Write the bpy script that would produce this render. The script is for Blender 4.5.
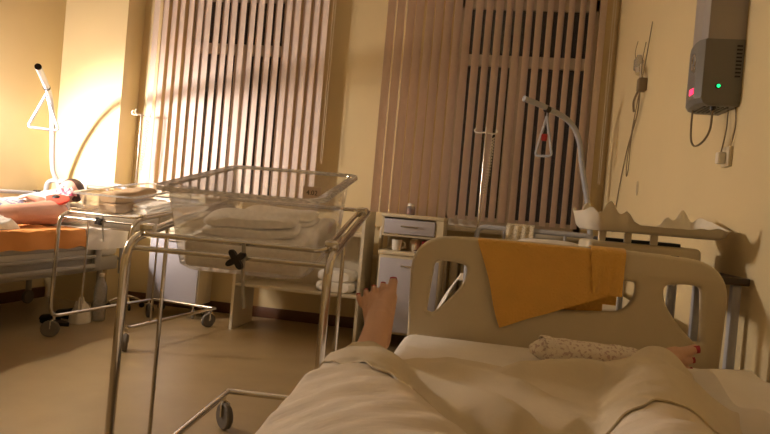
import bpy, bmesh, math, random
from mathutils import Vector, Matrix, noise
random.seed(7)
for o in list(bpy.data.objects): bpy.data.objects.remove(o)
scene = bpy.context.scene
COL = scene.collection

# ------------------------------------------------------------------ camera
def make_camera():
    yaw, pit, roll = math.radians(9.5), math.radians(-0.6), 0.087
    fw = Vector((-math.sin(yaw)*math.cos(pit), math.cos(yaw)*math.cos(pit), math.sin(pit)))
    r0 = Vector((math.cos(yaw), math.sin(yaw), 0)); u0 = r0.cross(fw)
    r = r0*math.cos(roll) + u0*math.sin(roll); u = r.cross(fw)
    cd = bpy.data.cameras.new('camera'); cd.lens = 600/770*36; cd.sensor_width = 36; cd.clip_start = 0.02
    c = bpy.data.objects.new('camera', cd); COL.objects.link(c)
    b = -fw
    c.matrix_world = Matrix(((r.x, u.x, b.x, 0), (r.y, u.y, b.y, 0), (r.z, u.z, b.z, 1.0), (0, 0, 0, 1)))
    scene.camera = c
make_camera()

# ------------------------------------------------------------------ world, exposure
w = bpy.data.worlds.new('night'); scene.world = w; w.use_nodes = True
w.node_tree.nodes['Background'].inputs[0].default_value = (0.010, 0.009, 0.008, 1)
w.node_tree.nodes['Background'].inputs[1].default_value = 0.25
vs = scene.view_settings
vs.view_transform = 'Standard'; vs.look = 'None'; vs.gamma = 1; vs.exposure = 0.15
try: vs.use_curve_mapping = False
except Exception: pass
LAMP_POS = (-3.57, 2.95, 1.55); LAMP_W = 295; LAMP_COL = (1.0, 0.885, 0.82)
ADDED_SPOT_W = 560     # extra spot added at the lamp to brighten the corner wall and left blind

# ------------------------------------------------------------------ materials
def srgb(h):
    h = h.lstrip('#'); v = [int(h[i:i+2], 16)/255 for i in (0, 2, 4)]
    return tuple((c/12.92 if c <= 0.04045 else ((c+0.055)/1.055)**2.4) for c in v)
def mat(name, hexc, rough=0.6, metal=0.0, var=0.08, scale=8.0, bump=0.0, bscale=40.0, spec=0.5, emit=None, estr=0.0, sheen=0.0, trans=0.0, stretch=None):
    m = bpy.data.materials.new(name); m.use_nodes = True
    nt = m.node_tree; b = nt.nodes['Principled BSDF']; L = nt.links
    c = srgb(hexc)
    tc = nt.nodes.new('ShaderNodeTexCoord'); src = tc.outputs['Object']
    if stretch:
        mp = nt.nodes.new('ShaderNodeMapping'); mp.inputs['Scale'].default_value = stretch
        L.new(src, mp.inputs[0]); src = mp.outputs[0]
    n = nt.nodes.new('ShaderNodeTexNoise'); n.inputs['Scale'].default_value = scale; n.inputs['Detail'].default_value = 4
    L.new(src, n.inputs['Vector'])
    mx = nt.nodes.new('ShaderNodeMix'); mx.data_type = 'RGBA'
    mx.inputs[6].default_value = (*[x*(1-var) for x in c], 1)
    mx.inputs[7].default_value = (*[min(1, x*(1+var)) for x in c], 1)
    L.new(n.outputs['Fac'], mx.inputs[0]); L.new(mx.outputs[2], b.inputs['Base Color'])
    b.inputs['Roughness'].default_value = rough; b.inputs['Metallic'].default_value = metal
    b.inputs['Specular IOR Level'].default_value = spec
    if sheen: b.inputs['Sheen Weight'].default_value = sheen
    if emit:
        b.inputs['Emission Color'].default_value = (*srgb(emit), 1); b.inputs['Emission Strength'].default_value = estr
    if bump:
        n2 = nt.nodes.new('ShaderNodeTexNoise'); n2.inputs['Scale'].default_value = bscale; n2.inputs['Detail'].default_value = 3
        L.new(src, n2.inputs['Vector'])
        bp = nt.nodes.new('ShaderNodeBump'); bp.inputs['Strength'].default_value = bump; bp.inputs['Distance'].default_value = 0.01
        L.new(n2.outputs['Fac'], bp.inputs['Height']); L.new(bp.outputs[0], b.inputs['Normal'])
    if trans:
        t = nt.nodes.new('ShaderNodeBsdfTranslucent'); L.new(mx.outputs[2], t.inputs[0])
        ms = nt.nodes.new('ShaderNodeMixShader'); ms.inputs[0].default_value = trans
        out = nt.nodes['Material Output']
        L.new(b.outputs[0], ms.inputs[1]); L.new(t.outputs[0], ms.inputs[2]); L.new(ms.outputs[0], out.inputs[0])
    return m
def clear_mat(name, tint='#f4f1ea', milky=0.10, gloss=0.10):
    m = bpy.data.materials.new(name); m.use_nodes = True
    nt = m.node_tree; L = nt.links; nt.nodes.remove(nt.nodes['Principled BSDF']); out = nt.nodes['Material Output']
    tr = nt.nodes.new('ShaderNodeBsdfTransparent'); tr.inputs[0].default_value = (*srgb(tint), 1)
    df = nt.nodes.new('ShaderNodeBsdfDiffuse'); df.inputs[0].default_value = (0.93, 0.90, 0.86, 1)
    tl = nt.nodes.new('ShaderNodeBsdfTranslucent'); tl.inputs[0].default_value = (0.93, 0.90, 0.86, 1)
    d2 = nt.nodes.new('ShaderNodeMixShader'); d2.inputs[0].default_value = 0.5
    L.new(df.outputs[0], d2.inputs[1]); L.new(tl.outputs[0], d2.inputs[2])
    gl = nt.nodes.new('ShaderNodeBsdfGlossy'); gl.inputs['Roughness'].default_value = 0.06
    nz = nt.nodes.new('ShaderNodeTexNoise'); nz.inputs['Scale'].default_value = 30
    mm = nt.nodes.new('ShaderNodeMath'); mm.operation = 'MULTIPLY'; mm.inputs[1].default_value = milky*2
    L.new(nz.outputs['Fac'], mm.inputs[0])
    a = nt.nodes.new('ShaderNodeMixShader'); L.new(mm.outputs[0], a.inputs[0])
    L.new(tr.outputs[0], a.inputs[1]); L.new(d2.outputs[0], a.inputs[2])
    lw = nt.nodes.new('ShaderNodeLayerWeight'); lw.inputs[0].default_value = 0.25
    ad = nt.nodes.new('ShaderNodeMath'); ad.operation = 'MULTIPLY_ADD'; ad.inputs[1].default_value = 0.6; ad.inputs[2].default_value = gloss*0.5
    L.new(lw.outputs['Fresnel'], ad.inputs[0])
    f = nt.nodes.new('ShaderNodeMixShader'); L.new(ad.outputs[0], f.inputs[0])
    L.new(a.outputs[0], f.inputs[1]); L.new(gl.outputs[0], f.inputs[2]); L.new(f.outputs[0], out.inputs[0])
    return m
def spot_mat(name, base, spot, scale=22, thr=0.62, rough=0.8):
    m = mat(name, base, rough, var=0.04)
    nt = m.node_tree; L = nt.links; b = nt.nodes['Principled BSDF']
    src = b.inputs['Base Color'].links[0].from_socket
    tc = nt.nodes.new('ShaderNodeTexCoord')
    v = nt.nodes.new('ShaderNodeTexNoise'); v.inputs['Scale'].default_value = scale; v.inputs['Detail'].default_value = 2
    L.new(tc.outputs['Object'], v.inputs['Vector'])
    r = nt.nodes.new('ShaderNodeValToRGB'); r.color_ramp.elements[0].position = thr-0.03; r.color_ramp.elements[1].position = thr+0.03
    L.new(v.outputs['Fac'], r.inputs[0])
    mx = nt.nodes.new('ShaderNodeMix'); mx.data_type = 'RGBA'
    L.new(r.outputs[0], mx.inputs[0]); L.new(src, mx.inputs[6]); mx.inputs[7].default_value = (*srgb(spot), 1)
    L.new(mx.outputs[2], b.inputs['Base Color'])
    return m
M = dict(
    wall=mat('yellow_wall_paint', '#dbc696', 0.75, var=0.04, scale=3, bump=0.08, bscale=120),
    ceil=mat('ceiling_paint', '#eee8da', 0.9, var=0.03),
    floor=mat('linoleum', '#9c8762', 0.33, var=0.16, scale=5, bump=0.02, bscale=60),
    base=mat('brown_baseboard', '#5d3a22', 0.5),
    sill=mat('sill_white', '#d9cdb4', 0.4),
    frame=mat('window_frame_white', '#d8cbb5', 0.45),
    slat=mat('blind_fabric', '#efdfd2', 0.85, var=0.04, scale=20, trans=0.42),
    cream=mat('cream_plastic', '#d8caac', 0.42, var=0.05),
    creamlam=mat('cream_laminate', '#d6c6a4', 0.4, var=0.04),
    greylam=mat('grey_laminate', '#b9b4b8', 0.4, var=0.04),
    whitelam=mat('white_laminate', '#dccfb4', 0.45, var=0.03),
    chrome=mat('chrome', '#dcd7ce', 0.15, metal=1.0, var=0.03),
    steel=mat('painted_steel', '#b0afb2', 0.35, var=0.05),
    greysteel=mat('grey_painted_steel', '#a49c8c', 0.4, var=0.06),
    black=mat('black_plastic', '#17120f', 0.45),
    rubber=mat('grey_rubber', '#6d655a', 0.7),
    dark=mat('dark_board', '#3a2a1c', 0.4),
    white=mat('white_plastic', '#e9dfca', 0.35, var=0.03),
    sheet=mat('white_sheet', '#f1e9db', 0.9, var=0.04, scale=20, bump=0.10, bscale=60),
    gown=mat('white_gown_cotton', '#eadbc4', 0.92, var=0.05, scale=14, bump=0.22, bscale=26, stretch=(0.6, 2.4, 1)),
    blanket=mat('cream_blanket', '#dccdb0', 0.92, var=0.05, scale=10, bump=0.12, bscale=90),
    towel=mat('orange_towel', '#f2bd5e', 0.95, var=0.10, scale=12, bump=0.5, bscale=160, sheen=0.3),
    orange=mat('orange_sheet', '#e39a52', 0.9, var=0.08, bump=0.2, bscale=20),
    skin=mat('skin', '#dcb094', 0.55, var=0.08, scale=14),
    skin2=mat('skin_pale', '#cf9a84', 0.6, var=0.06, scale=14),
    nail=mat('red_nail_polish', '#b0384a', 0.25),
    hair=mat('brown_hair', '#3b2318', 0.6, var=0.25, scale=60),
    red=mat('red_fabric', '#e04a36', 0.8, var=0.08),
    redbox=mat('red_carton', '#a32318', 0.6),
    bottle=clear_mat('clear_bottle_plastic', '#e4e0d6', 0.30, 0.15),
    acrylic=clear_mat('clear_acrylic', '#f8f5ee', 0.12, 0.09),
    rim=clear_mat('clear_acrylic_rim', '#ece5da', 0.60, 0.25),
    glass=clear_mat('window_glass', '#b8b4a8', 0.045, 0.14),
    devgrey=mat('device_grey', '#75726c', 0.45),
    devlight=mat('device_cover_grey', '#a09890', 0.35),
    cord=mat('grey_cord', '#7d6a4c', 0.6),
    whitecord=mat('white_cord', '#cfc0a0', 0.6),
    green=mat('green_led', '#18c070', 0.3, emit='#18ff80', estr=2.0),
    redled=mat('red_led', '#ff3060', 0.3, emit='#ff3058', estr=2.2),
    bulb=mat('lamp_bulb', '#fff2e0', 0.3, emit='#fff0dc', estr=14.0),
    towelw=mat('white_towel', '#f4eee3', 0.95, var=0.05, bump=0.35, bscale=70),
    beige=mat('beige_blanket', '#c4a884', 0.95, var=0.12, bump=0.3, bscale=50),
    yellowc=mat('yellow_cloth', '#c9b23e', 0.9, var=0.1),
    pattern=spot_mat('dotted_cotton', '#ece1d0', '#c9b2a4', 110, 0.57),
    gownblue=spot_mat('patterned_gown', '#e6ded6', '#8d95b4', 30, 0.56),
    lace=spot_mat('lace_cloth', '#dccdae', '#b8a684', 120, 0.55),
    flower=spot_mat('pink_flowered_cloth', '#d9a9a2', '#b2475a', 34, 0.54),
)

# ------------------------------------------------------------------ object helpers
ORG = {}
def tag(o, label=None, cat=None, group=None, kind=None):
    if label: o['label'] = label
    if cat: o['category'] = cat
    if group: o['group'] = group
    if kind: o['kind'] = kind
    return o
def thing(name, label, cat, loc=(0, 0, 0), group=None):
    o = bpy.data.objects.new(name, None); COL.objects.link(o)
    o.empty_display_size = 0.1; o.location = loc; ORG[o.name] = Vector(loc)
    return tag(o, label, cat, group)
class MB:
    def __init__(s): s.v = []; s.f = []
    def add(s, vs, fs):
        k = len(s.v); s.v += [Vector(p) for p in vs]; s.f += [tuple(i+k for i in f) for f in fs]; return s
    def box(s, lo, hi, r=0.0, seg=2):
        bm = bmesh.new(); bmesh.ops.create_cube(bm, size=1)
        lo = Vector(lo); hi = Vector(hi); c = (lo+hi)/2; d = hi-lo
        for v in bm.verts: v.co = Vector((v.co.x*d.x+c.x, v.co.y*d.y+c.y, v.co.z*d.z+c.z))
        if r > 0: bmesh.ops.bevel(bm, geom=bm.edges[:], offset=min(r, min(d)*0.49), segments=seg, profile=0.5, affect='EDGES')
        bm.verts.ensure_lookup_table(); bm.verts.index_update()
        s.add([v.co.copy() for v in bm.verts], [[v.index for v in f.verts] for f in bm.faces]); bm.free(); return s
    def tube(s, path, r, n=10, closed=False, cap=True):
        P = [Vector(p) for p in path]; N = len(P)
        rr = r if isinstance(r, (list, tuple)) else [r]*N
        T = []
        for i in range(N):
            a = P[i-1] if (i > 0 or closed) else P[i]; b = P[(i+1) % N] if (i < N-1 or closed) else P[i]
            T.append((b-a).normalized())
        ref = Vector((0, 0, 1)) if abs(T[0].z) < 0.9 else Vector((1, 0, 0))
        u = T[0].cross(ref).normalized(); k = len(s.v)
        for i in range(N):
            u = (u - T[i]*u.dot(T[i])).normalized(); v = T[i].cross(u)
            for j in range(n):
                a = 2*math.pi*j/n
                s.v.append(P[i] + (u*math.cos(a)+v*math.sin(a))*rr[i])
        for i in range(N if closed else N-1):
            for j in range(n):
                i2 = (i+1) % N
                s.f.append((k+i*n+j, k+i*n+(j+1) % n, k+i2*n+(j+1) % n, k+i2*n+j))
        if cap and not closed:
            s.f.append(tuple(k+j for j in reversed(range(n)))); s.f.append(tuple(k+(N-1)*n+j for j in range(n)))
        return s
    def lathe(s, prof, org=(0, 0, 0), axis=(0, 0, 1), n=20, cap=True):
        ax = Vector(axis).normalized(); ref = Vector((0, 0, 1)) if abs(ax.z) < 0.9 else Vector((1, 0, 0))
        u = ax.cross(ref).normalized(); v = ax.cross(u); o = Vector(org); k = len(s.v)
        for (r, h) in prof:
            for j in range(n):
                a = 2*math.pi*j/n; s.v.append(o + ax*h + (u*math.cos(a)+v*math.sin(a))*max(r, 1e-5))
        for i in range(len(prof)-1):
            for j in range(n): s.f.append((k+i*n+j, k+i*n+(j+1) % n, k+(i+1)*n+(j+1) % n, k+(i+1)*n+j))
        if cap:
            s.f.append(tuple(k+j for j in reversed(range(n)))); s.f.append(tuple(k+(len(prof)-1)*n+j for j in range(n)))
        return s
    def ball(s, c, r, n=14, m=8, sc=(1, 1, 1)):
        prof = []
        k = len(s.v); c = Vector(c)
        for i in range(m+1):
            t = math.pi*i/m
            for j in range(n):
                a = 2*math.pi*j/n
                s.v.append(c + Vector((r*sc[0]*math.sin(t)*math.cos(a), r*sc[1]*math.sin(t)*math.sin(a), r*sc[2]*math.cos(t))) if 0 < i < m else c + Vector((1e-5*math.cos(a), 1e-5*math.sin(a), r*sc[2]*math.cos(t))))
        for i in range(m):
            for j in range(n): s.f.append((k+i*n+j, k+(i+1)*n+j, k+(i+1)*n+(j+1) % n, k+i*n+(j+1) % n))
        s.f.append(tuple(k+j for j in range(n))); s.f.append(tuple(k+m*n+j for j in reversed(range(n))))
        return s
    def grid(s, fn, nu, nv, thick=0.0):
        # fn(u,v)->Vector, 0..1 ; thick gives a closed sheet
        k = len(s.v); P = [[Vector(fn(i/nu, j/nv)) for j in range(nv+1)] for i in range(nu+1)]
        idx = lambda i, j: k+i*(nv+1)+j
        for row in P: s.v += row
        for i in range(nu):
            for j in range(nv): s.f.append((idx(i, j), idx(i+1, j), idx(i+1, j+1), idx(i, j+1)))
        if thick:
            k2 = len(s.v)
            for i in range(nu+1):
                for j in range(nv+1):
                    a = P[min(i+1, nu)][j]-P[max(i-1, 0)][j]; b = P[i][min(j+1, nv)]-P[i][max(j-1, 0)]
                    nn = a.cross(b); nn = nn.normalized() if nn.length > 1e-9 else Vector((0, 0, 1))
                    s.v.append(P[i][j]-nn*thick)
            id2 = lambda i, j: k2+i*(nv+1)+j
            for i in range(nu):
                for j in range(nv): s.f.append((id2(i, j), id2(i, j+1), id2(i+1, j+1), id2(i+1, j)))
            for i in range(nu):
                s.f.append((idx(i+1, 0), idx(i, 0), id2(i, 0), id2(i+1, 0))); s.f.append((idx(i, nv), idx(i+1, nv), id2(i+1, nv), id2(i, nv)))
            for j in range(nv):
                s.f.append((idx(0, j), idx(0, j+1), id2(0, j+1), id2(0, j))); s.f.append((idx(nu, j+1), idx(nu, j), id2(nu, j), id2(nu, j+1)))
        return s
    def xf(s, mtx, start=0):
        for i in range(start, len(s.v)): s.v[i] = mtx @ s.v[i]
        return s
    def mesh(s, name, m, org=Vector((0, 0, 0)), angle=40):
        me = bpy.data.meshes.new(name); me.from_pydata([tuple(p-org) for p in s.v], [], s.f); me.update()
        bm = bmesh.new(); bm.from_mesh(me); bmesh.ops.recalc_face_normals(bm, faces=bm.faces[:]); bm.to_mesh(me); bm.free()
        me.polygons.foreach_set('use_smooth', [True]*len(me.polygons))
        me.set_sharp_from_angle(angle=math.radians(angle))
        me.materials.append(m); return me
    def build(s, name, m, parent=None, label=None, cat=None, group=None, kind=None, angle=40):
        org = ORG[parent.name] if parent else Vector((0, 0, 0))
        o = bpy.data.objects.new(name, s.mesh(name, m, org, angle)); COL.objects.link(o)
        if parent: o.parent = parent; ORG[o.name] = org
        else: ORG[o.name] = Vector((0, 0, 0))
        return tag(o, label, cat, group, kind)
def single(name, mb, m, label, cat, loc, group=None, angle=40):
    # a thing made of one mesh, origin at its base
    L = Vector(loc); o = bpy.data.objects.new(name, mb.mesh(name, m, L, angle)); COL.objects.link(o); o.location = L; ORG[o.name] = L
    return tag(o, label, cat, group)
def struct(name, mb, m, parent=None): return mb.build(name, m, parent, kind='structure' if not parent else None)
def copy_tree(o, parent=None):
    c = o.copy(); COL.objects.link(c); c.parent = parent
    for ch in list(o.children): copy_tree(ch, c)
    return c
def arc(pts, r, n=6):
    # polyline with rounded corners
    P = [Vector(p) for p in pts]; out = [P[0]]
    for i in range(1, len(P)-1):
        a = (P[i-1]-P[i]); b = (P[i+1]-P[i]); rr = min(r, a.length*0.49, b.length*0.49)
        p0 = P[i]+a.normalized()*rr; p1 = P[i]+b.normalized()*rr
        for k in range(n+1):
            t = k/n; out.append(p0*(1-t)**2+P[i]*2*t*(1-t)+p1*t*t)
    out.append(P[-1]); return out
def crv(pts, n=6):
    # catmull-rom through points
    P = [Vector(p) for p in pts]; out = []
    for i in range(len(P)-1):
        p0 = P[max(i-1, 0)]; p1 = P[i]; p2 = P[i+1]; p3 = P[min(i+2, len(P)-1)]
        for k in range(n):
            t = k/n
            out.append(0.5*((2*p1)+(p2-p0)*t+(2*p0-5*p1+4*p2-p3)*t*t+(3*p1-p0-3*p2+p3)*t**3))
    out.append(P[-1]); return out
def remeshed(mb, name, m, voxel, loc, smooth=4):
    me = mb.mesh(name+'_tmp', m, Vector(loc)); o = bpy.data.objects.new(name+'_tmp', me); COL.objects.link(o)
    md = o.modifiers.new('r', 'REMESH'); md.mode = 'VOXEL'; md.voxel_size = voxel; md.use_smooth_shade = True
    sm = o.modifiers.new('s', 'SMOOTH'); sm.factor = 0.5; sm.iterations = smooth
    dg = bpy.context.evaluated_depsgraph_get(); dg.update()
    me2 = bpy.data.meshes.new_from_object(o.evaluated_get(dg)); me2.name = name
    me2.materials.clear(); me2.materials.append(m)
    me2.polygons.foreach_set('use_smooth', [True]*len(me2.polygons))
    bpy.data.objects.remove(o); bpy.data.meshes.remove(me); return me2
def capsule(mb, a, b, ra, rb):
    a = Vector(a); b = Vector(b); n = max(2, int((b-a).length/(min(ra, rb)*0.35))+1)
    for i in range(n+1):
        t = i/n; mb.ball(a.lerp(b, t), ra+(rb-ra)*t, 12, 8)
def plate_with_holes(name, outer, holes, depth, bevel, m, parent, place):
    # 2D outlines (x,z) -> solid plate centred on y=0
    cu = bpy.data.curves.new(name, 'CURVE'); cu.dimensions = '2D'; cu.fill_mode = 'BOTH'
    cu.extrude = depth/2-bevel; cu.bevel_depth = bevel; cu.bevel_resolution = 2
    for pts in [outer]+holes:
        sp = cu.splines.new('POLY'); sp.points.add(len(pts)-1)
        for p, q in zip(sp.points, pts): p.co = (q[0], q[1], 0, 1)
        sp.use_cyclic_u = True
    o = bpy.data.objects.new(name+'_tmp', cu); COL.objects.link(o)
    dg = bpy.context.evaluated_depsgraph_get(); dg.update()
    me = bpy.data.meshes.new_from_object(o.evaluated_get(dg)); bpy.data.objects.remove(o)
    org = ORG[parent.name] if parent else Vector((0, 0, 0))
    for v in me.vertices: v.co = Vector((v.co.x, v.co.z, v.co.y)) + Vector(place) - org
    bm = bmesh.new(); bm.from_mesh(me); bmesh.ops.remove_doubles(bm, verts=bm.verts[:], dist=1e-5); bmesh.ops.recalc_face_normals(bm, faces=bm.faces[:]); bm.to_mesh(me); bm.free()
    me.polygons.foreach_set('use_smooth', [True]*len(me.polygons)); me.set_sharp_from_angle(angle=math.radians(40))
    me.materials.clear(); me.materials.append(m)
    o = bpy.data.objects.new(name, me); COL.objects.link(o); o.parent = parent; ORG[o.name] = org
    return o
def text_mesh(name, body, size, m, parent, mtx, depth=0.0004):
    cu = bpy.data.curves.new(name, 'FONT'); cu.body = body; cu.size = size; cu.extrude = depth; cu.align_x = 'CENTER'; cu.align_y = 'CENTER'
    o = bpy.data.objects.new(name+'_tmp', cu); COL.objects.link(o)
    dg = bpy.context.evaluated_depsgraph_get(); dg.update()
    me = bpy.data.meshes.new_from_object(o.evaluated_get(dg)); bpy.data.objects.remove(o)
    org = ORG[parent.name]
    for v in me.vertices: v.co = (mtx @ v.co) - org
    me.materials.clear(); me.materials.append(m)
    o = bpy.data.objects.new(name, me); COL.objects.link(o); o.parent = parent; ORG[o.name] = org; return o

# ================================================================== ROOM
XL, XR, YW, YB, ZC = -3.72, 0.88, 4.90, -2.4, 3.15
struct('floor', MB().box((XL-0.2, YB-0.2, -0.1), (XR+0.2, YW+0.4, 0)), M['floor'])
struct('ceiling', MB().box((XL-0.2, YB-0.2, ZC), (XR+0.2, YW+0.4, ZC+0.1)), M['ceil'])
struct('wall_left', MB().box((XL-0.2, YB, 0), (XL, YW+0.4, ZC)), M['wall'])
struct('wall_right', MB().box((XR, YB, 0), (XR+0.2, YW+0.4, ZC)), M['wall'])
struct('wall_back', MB().box((XL-0.2, YB-0.2, 0), (XR+0.2, YB, ZC)), M['wall'])
WINS = [(-2.68, -1.77), (-0.37, 0.74)]; WZ0, WZ1 = 0.93, 2.80
ww = MB(); xs = [XL, WINS[0][0], WINS[0][1], WINS[1][0], WINS[1][1], XR]
ww.box((xs[0], YW, 0), (xs[1], YW+0.35, ZC)); ww.box((xs[2], YW, 0), (xs[3], YW+0.35, ZC)); ww.box((xs[4], YW, 0), (xs[5], YW+0.35, ZC))
for a, b in WINS: ww.box((a, YW, 0), (b, YW+0.35, WZ0)); ww.box((a, YW, WZ1), (b, YW+0.35, ZC))
struct('wall_window', ww, M['wall'])
struct('wall_corner', MB().box((XL, 4.65, 0), (-3.13, YW, ZC)), M['wall'])
struct('baseboard_window', MB().box((-3.13, YW-0.018, 0), (XR, YW, 0.09), 0.004), M['base'])
struct('baseboard_left', MB().box((XL, YB, 0), (XL+0.018, 4.65, 0.09), 0.004), M['base'])
struct('baseboard_right', MB().box((XR-0.018, YB, 0), (XR, YW-0.018, 0.09), 0.004), M['base'])
def window(n, a, b, mull):
    root = bpy.data.objects.new('window_%d' % n, None); COL.objects.link(root); root.location = (a, YW, WZ0); ORG[root.name] = Vector((a, YW, WZ0)); root['kind'] = 'structure'
    y0, y1 = YW+0.045, YW+0.115
    fr = MB()
    fr.box((a, y0, WZ0), (a+0.075, y1, WZ1), 0.004); fr.box((b-0.055, y0, WZ0), (b, y1, WZ1), 0.004)
    fr.box((a, y0, WZ0), (b, y1, WZ0+0.085), 0.004); fr.box((a, y0, WZ1-0.09), (b, y1, WZ1), 0.004)
    fr.build('window_frame', M['frame'], root)
    MB().box((a+0.07, y0-0.004, 2.245), (b-0.05, y1, 2.335), 0.004).build('transom', M['frame'], root)
    MB().box((mull-0.055, y0-0.003, WZ0+0.08), (mull+0.055, y1, 2.25), 0.004).build('mullion', M['frame'], root)
    MB().box((a+0.07, y0+0.03, WZ0+0.08), (mull-0.05, y0+0.036, 2.25)).build('pane', M['glass'], root)
    MB().box((mull+0.05, y0+0.03, WZ0+0.08), (b-0.05, y0+0.036, 2.25)).build('pane', M['glass'], root)
    MB().box((a+0.07, y0+0.03, 2.33), (b-0.05, y0+0.036, WZ1-0.08)).build('pane', M['glass'], root)
    MB().box((a-0.06, YW-0.16, WZ0-0.04), (b+0.06, YW+0.05, WZ0), 0.008).build('window_sill', M['sill'], root)
    return root
window(1, *WINS[0], -2.22); window(2, *WINS[1], 0.14)

# -------------------------------------------------- wall lamp (the room's light, just left of the view)
def wall_lamp():
    x, y, z = LAMP_POS
    t = thing('wall_lamp', 'white wall lamp with a drum shade on the yellow left wall', 'lamp', (XL, y, z))
    MB().lathe([(0.05, 0), (0.05, 0.015), (0.03, 0.025)], (XL, y, z+0.02), (1, 0, 0)).build('wall_plate', M['white'], t)
    MB().tube(arc([(XL+0.02, y, z+0.02), (XL+0.1, y, z+0.16), (x, y, z+0.16), (x, y, z+0.09)], 0.04), 0.008).build('arm', M['chrome'], t)
    sh = MB().lathe([(0.02, 0.110), (0.115, 0.072), (0.13, 0.055), (0.127, 0.053), (0.11, 0.067), (0.02, 0.104)], (x, y, z), n=32, cap=False)
    sh.build('lamp_shade', M['white'], t)
    MB().lathe([(0.004, -0.082), (0.085, -0.078), (0.105, -0.066), (0.103, -0.063), (0.083, -0.074), (0.004, -0.078)], (x, y, z), n=32, cap=False).build('added_shade_plate', M['white'], t)  # unseen plate added below the bulb to dim the light on the left bed
    MB().tube([(x, y-0.09, z-0.07), (x, y-0.12, z+0.06)], 0.004, 6).build('plate_strut', M['chrome'], t)
    MB().ball((x, y, z), 0.04).build('bulb', M['bulb'], t)
    ld = bpy.data.lights.new('wall_lamp_light', 'POINT'); ld.energy = LAMP_W; ld.color = LAMP_COL; ld.shadow_soft_size = 0.075
    lo = bpy.data.objects.new('wall_lamp_light', ld); COL.objects.link(lo); lo.location = (x, y, z); 
    lo.parent = t; lo.matrix_parent_inverse = Matrix.Identity(4); lo.location = Vector((x, y, z))-Vector((XL, y, z))
    sd = bpy.data.lights.new('added_corner_spot', 'SPOT'); sd.energy = ADDED_SPOT_W; sd.color = (1.0, 0.94, 0.93); sd.shadow_soft_size = 0.06  # added spot without a reflector part, whitens the corner wall
    sd.spot_size = math.radians(64); sd.spot_blend = 0.9
    so_ = bpy.data.objects.new('added_corner_spot', sd); COL.objects.link(so_); so_.parent = t; so_.location = Vector((x, y+0.02, z))-Vector((XL, y, z))
    so_.rotation_euler = (Vector((-2.98, 4.65, 1.28))-Vector((x, y, z))).to_track_quat('-Z', 'Y').to_euler()
    return t

# -------------------------------------------------- vertical blinds
def blind(x0, x1, y, phi, label, pitch):
    t = thing('vertical_blind', label, 'blind', (x0, y, 0.97), 'vertical blinds over the windows')
    MB().box((x0-0.02, y-0.025, 2.925), (x1+0.02, y+0.025, 2.965), 0.004).build('head_rail', M['white'], t)
    n = int(round((x1-x0)/pitch)); pitch = (x1-x0)/n
    W = 0.089; zb, zt = 0.985, 2.925
    base = None
    for i in range(n):
        cx = x0+pitch*(i+0.5)
        if base is None:
            mb = MB(); segs = 5
            def fn(u, v):
                s = (u-0.5)*W; bow = 0.006*(1-(2*u-1)**2)
                return Vector((s, -bow, zt-(zt-zb)*v))
            mb.grid(fn, segs, 1, 0.0012)
            base = mb.mesh('slat', M['slat'], Vector((0, 0, zb)))
        o = bpy.data.objects.new('slat', base); COL.objects.link(o); o.parent = t
        o.location = Vector((cx, y, zb))-Vector((x0, y, 0.97))
        o.rotation_euler = (random.uniform(-0.004, 0.004), random.uniform(-0.003, 0.003), phi+random.uniform(-0.06, 0.06))
    ch = MB(); ch.tube([(x1+0.03, y-0.01, 2.93), (x1+0.032, y-0.012, 1.35), (x1+0.045, y-0.012, 1.34), (x1+0.05, y-0.01, 2.93)], 0.0018, 6)
    ch.build('pull_chain', M['white'], t)
    return t
blind(-2.99, -1.41, 4.79, math.radians(-30), 'pale vertical slat blind over the left window, brightly lit at its left', 0.0775)
blind(-0.935, 0.785, 4.79, math.radians(52), 'dim tan vertical slat blind over the right window, dark glass showing between slats', 0.0775)

# -------------------------------------------------- baby bassinet cart (local: x right, y back, front legs at y=0)
TILT = math.radians(9.5); TO = Vector((0, 0, 0.855))
TM = Matrix.Translation(TO) @ Matrix.Rotation(TILT, 4, 'X')
def caster(root, x, y, ang, z=0.145, r=0.057, wid=0.028):
    c, s = math.cos(ang), math.sin(ang)
    hub = Vector((x-0.018*c, y-0.018*s, r)); ax = Vector((-s, c, 0))
    fk = MB(); fk.tube([(x, y, z), (x, y, r*2+0.004)], 0.009)
    for sg in (-1, 1):
        p = hub+ax*sg*(wid/2+0.004)
        fk.tube([(x, y, r*2+0.006), tuple(p+Vector((0, 0, r*0.9))), tuple(p)], 0.005, 6)
    f = fk.build('caster_fork', M['chrome'], root)
    MB().lathe([(0.012, -wid/2), (r*0.9, -wid/2), (r, -wid/2+0.005), (r, wid/2-0.005), (r*0.9, wid/2), (0.012, wid/2)], hub, ax, 20).build('wheel', M['rubber'], f)
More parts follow.
